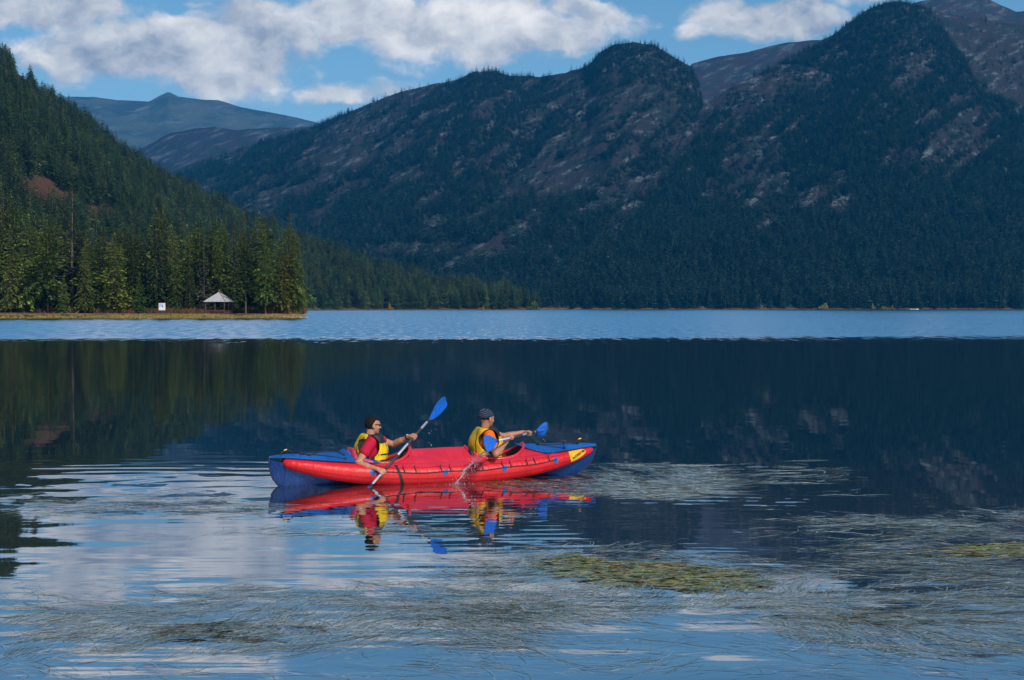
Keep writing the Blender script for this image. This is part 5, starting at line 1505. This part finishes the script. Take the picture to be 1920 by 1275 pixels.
weed('scattered_waterweed', 'single drifting waterweed strands between and around the mats', [
    ([(-10, 1090), (700, 1070), (1000, 1010), (1500, 1010), (1925, 940), (1925, 1270), (-10, 1270)], 900, 0.1, 1.2, MIX + PALE, .0021, (.25, .7), .006, .40),
    ([(-10, 1205), (900, 1190), (1100, 1150), (1400, 1150), (1925, 1200), (1925, 1270), (-10, 1270)], 330, -0.1, 1.0, MIX, .0018, (.25, .6), .006, .42)], 81)
weed('stern_waterweed', 'thin streaks of waterweed on the rippled water left of the stern', [
    ([(-10, 930), (200, 925), (420, 935), (520, 958), (480, 968), (250, 960), (-10, 975)], 600, 0.05, 0.8, PALE + BROWN, .0034, (.3, .8), .008, .42),
    ([(420, 985), (700, 985), (900, 1000), (860, 1015), (600, 1010), (430, 1000)], 140, 0.1, 0.9, MIX, .003, (.3, .8), .008, .45)], 61)

weed('green_waterweed', 'dense bright green and rust waterweed tufts breaking the surface', [
    ([(1760, 1030), (1860, 1022), (1925, 1018), (1925, 1048), (1850, 1044)], 588, 0.0, 0.3, GREEN, .009, (.2, .5), .005, .30),
    ([(1015, 1040), (1120, 1052), (1300, 1062), (1380, 1085), (1340, 1106), (1200, 1104), (1110, 1085), (1050, 1062)], 2100, 0.0, 0.25, GREEN, .009, (.2, .5), .005, .24),
    ([(1460, 1150), (1600, 1150), (1660, 1170), (1540, 1172)], 80, 0.0, 0.4, OLIVE, .009, (.2, .5), .007, .4),
    ([(320, 1170), (480, 1168), (560, 1178), (560, 1200), (400, 1205), (270, 1198)], 170, 0.0, 0.5, OLIVE, .007, (.2, .5), .005, .46),
    ([(760, 1150), (900, 1130), (1020, 1130), (960, 1160), (840, 1170)], 160, 0.1, 0.5, OLIVE, .006, (.25, .6), .005, .40),], 71, M_WEED_GREEN)

def drops(name, label, pts):
    ico = bmesh.new(); bmesh.ops.create_icosphere(ico, subdivisions=1, radius=1.0)
    iv = np.array([v.co[:] for v in ico.verts]); fi = np.array([[v.index for v in f.verts] for f in ico.faces]); ico.free()
    V = np.concatenate([iv * np.array([r, r, r * st]) + np.array(p) for p, r, st in pts]); F = np.concatenate([fi + len(iv) * i for i in range(len(pts))])
    m = bpy.data.materials.get('water_drops') or pbr('water_drops', (0.86, 0.90, 0.94), 0.08, spec=0.9, fn=lambda nt, b: setattr(b.inputs['Transmission Weight'], 'default_value', 0.7))
    return tag(link(name, mesh_np(name, V, F, True), None, m), label, 'water drops', kind='stuff')
rg = random.Random(3)
S0, S1 = P(908, 847, 20.62), W(853, 909); S0b = P(925, 845, 20.66)
pts = []
fall = (S1 - S0).normalized()
for i in range(300):
    t = rg.random() ** 0.75; lane = rg.choice([0.0, 0.0, 0.25, 0.8, rg.random()])
    s = S0.lerp(S0b, lane); e = S1 + Vector((0.10 * lane + 0.03 * math.sin(lane * 9), 0, 0))
    p = s.lerp(e, t); p.z = s.z * (1 - (0.30 * t + 0.70 * t ** 1.6)); p.x += 0.012 * math.sin(t * 17 + lane * 5)
    sp = 0.004 + 0.016 * t if rg.random() < .72 else 0.02 + 0.05 * t
    p += Vector((rg.gauss(0, sp), rg.gauss(0, sp), rg.gauss(0, sp)))
    if p.z > 0.004: pts.append((p, rg.uniform(.0014, .0042), rg.uniform(1.2, 4.0)))
for i in range(90):
    a = rg.random() * 6.28; r = abs(rg.gauss(0, .10)); p = S1 + Vector((math.cos(a) * r * 1.8, math.sin(a) * r, 0.003 + abs(rg.gauss(0, .018)) * max(0, 1 - r * 3)))
    pts.append((p, rg.uniform(.002, .0055), 0.7))
for i in range(45):
    p = S1 + Vector((rg.uniform(-.25, .35), rg.uniform(-.1, .1), abs(rg.gauss(.05, .12)) + .01)); pts.append((p, rg.uniform(.0014, .003), 1))
spl = drops('water_splash', 'white splash of water falling from the front paddler\'s near blade', pts)
st = MB()
for lane, r0 in ((0.0, .006), (0.12, .0045), (0.3, .0035), (0.8, .0035)):
    s = S0.lerp(S0b, lane); e = S1 + Vector((0.10 * lane, 0, 0)); q = []
    for t in np.linspace(0, 1 if lane < .2 else .62, 22):
        p = s.lerp(e, t); p.z = s.z * (1 - (0.30 * t + 0.70 * t ** 1.6)); p.x += 0.012 * math.sin(t * 17 + lane * 5) + rg.gauss(0, .003); q.append(p)
    st.tube(q, [r0 * rg.uniform(.3, 1.2) for _ in q], 5)
st.build('falling_streams', bpy.data.materials['water_drops'], spl, True)
pts = []
for cx_, cy_, dd, n in ((806, 790, 21.06, 9), (1022, 815, 22.2, 7)):
    for i in range(n):
        p = P(cx_ + rg.uniform(-3, 4), cy_ + rg.random() ** .8 * (46 if n > 8 else 18), dd); pts.append((p, rg.uniform(.003, .006), rg.uniform(1, 2)))
drops('paddle_drips', 'few water drops falling from the raised paddle blades', pts)
# ---------------------------------------------------------------- haze over the lake
def haze():
    zs = [float(T.V[..., 2].min()) for T in (T1, T2, T3, T4, T5, T6)]; zt = [float(T.V[..., 2].max()) for T in (T1, T2, T3, T4, T5, T6)]
    x0, x1, y0, y1, z0, z1 = -6000, 6000, -500, 9900, min(zs) - 1, max(zt) + 25
    mb = MB().box(((x0 + x1) / 2, (y0 + y1) / 2, (z0 + z1) / 2), (x1 - x0, y1 - y0, z1 - z0))
    m = bpy.data.materials.new('haze'); m.use_nodes = True; nt = m.node_tree; nt.nodes.clear()
    v = nt.nodes.new('ShaderNodeVolumePrincipled')
    v.inputs['Color'].default_value = (0.0, 0.39, 0.96, 1)
    v.inputs['Density'].default_value = 7.2e-5
    v.inputs['Anisotropy'].default_value = 0.0
    out = nt.nodes.new('ShaderNodeOutputMaterial'); nt.links.new(v.outputs[0], out.inputs['Volume'])
    o = mb.build('haze', m); tag(o, 'pale blue air between the lake and the mountains', 'haze', kind='stuff')
haze()
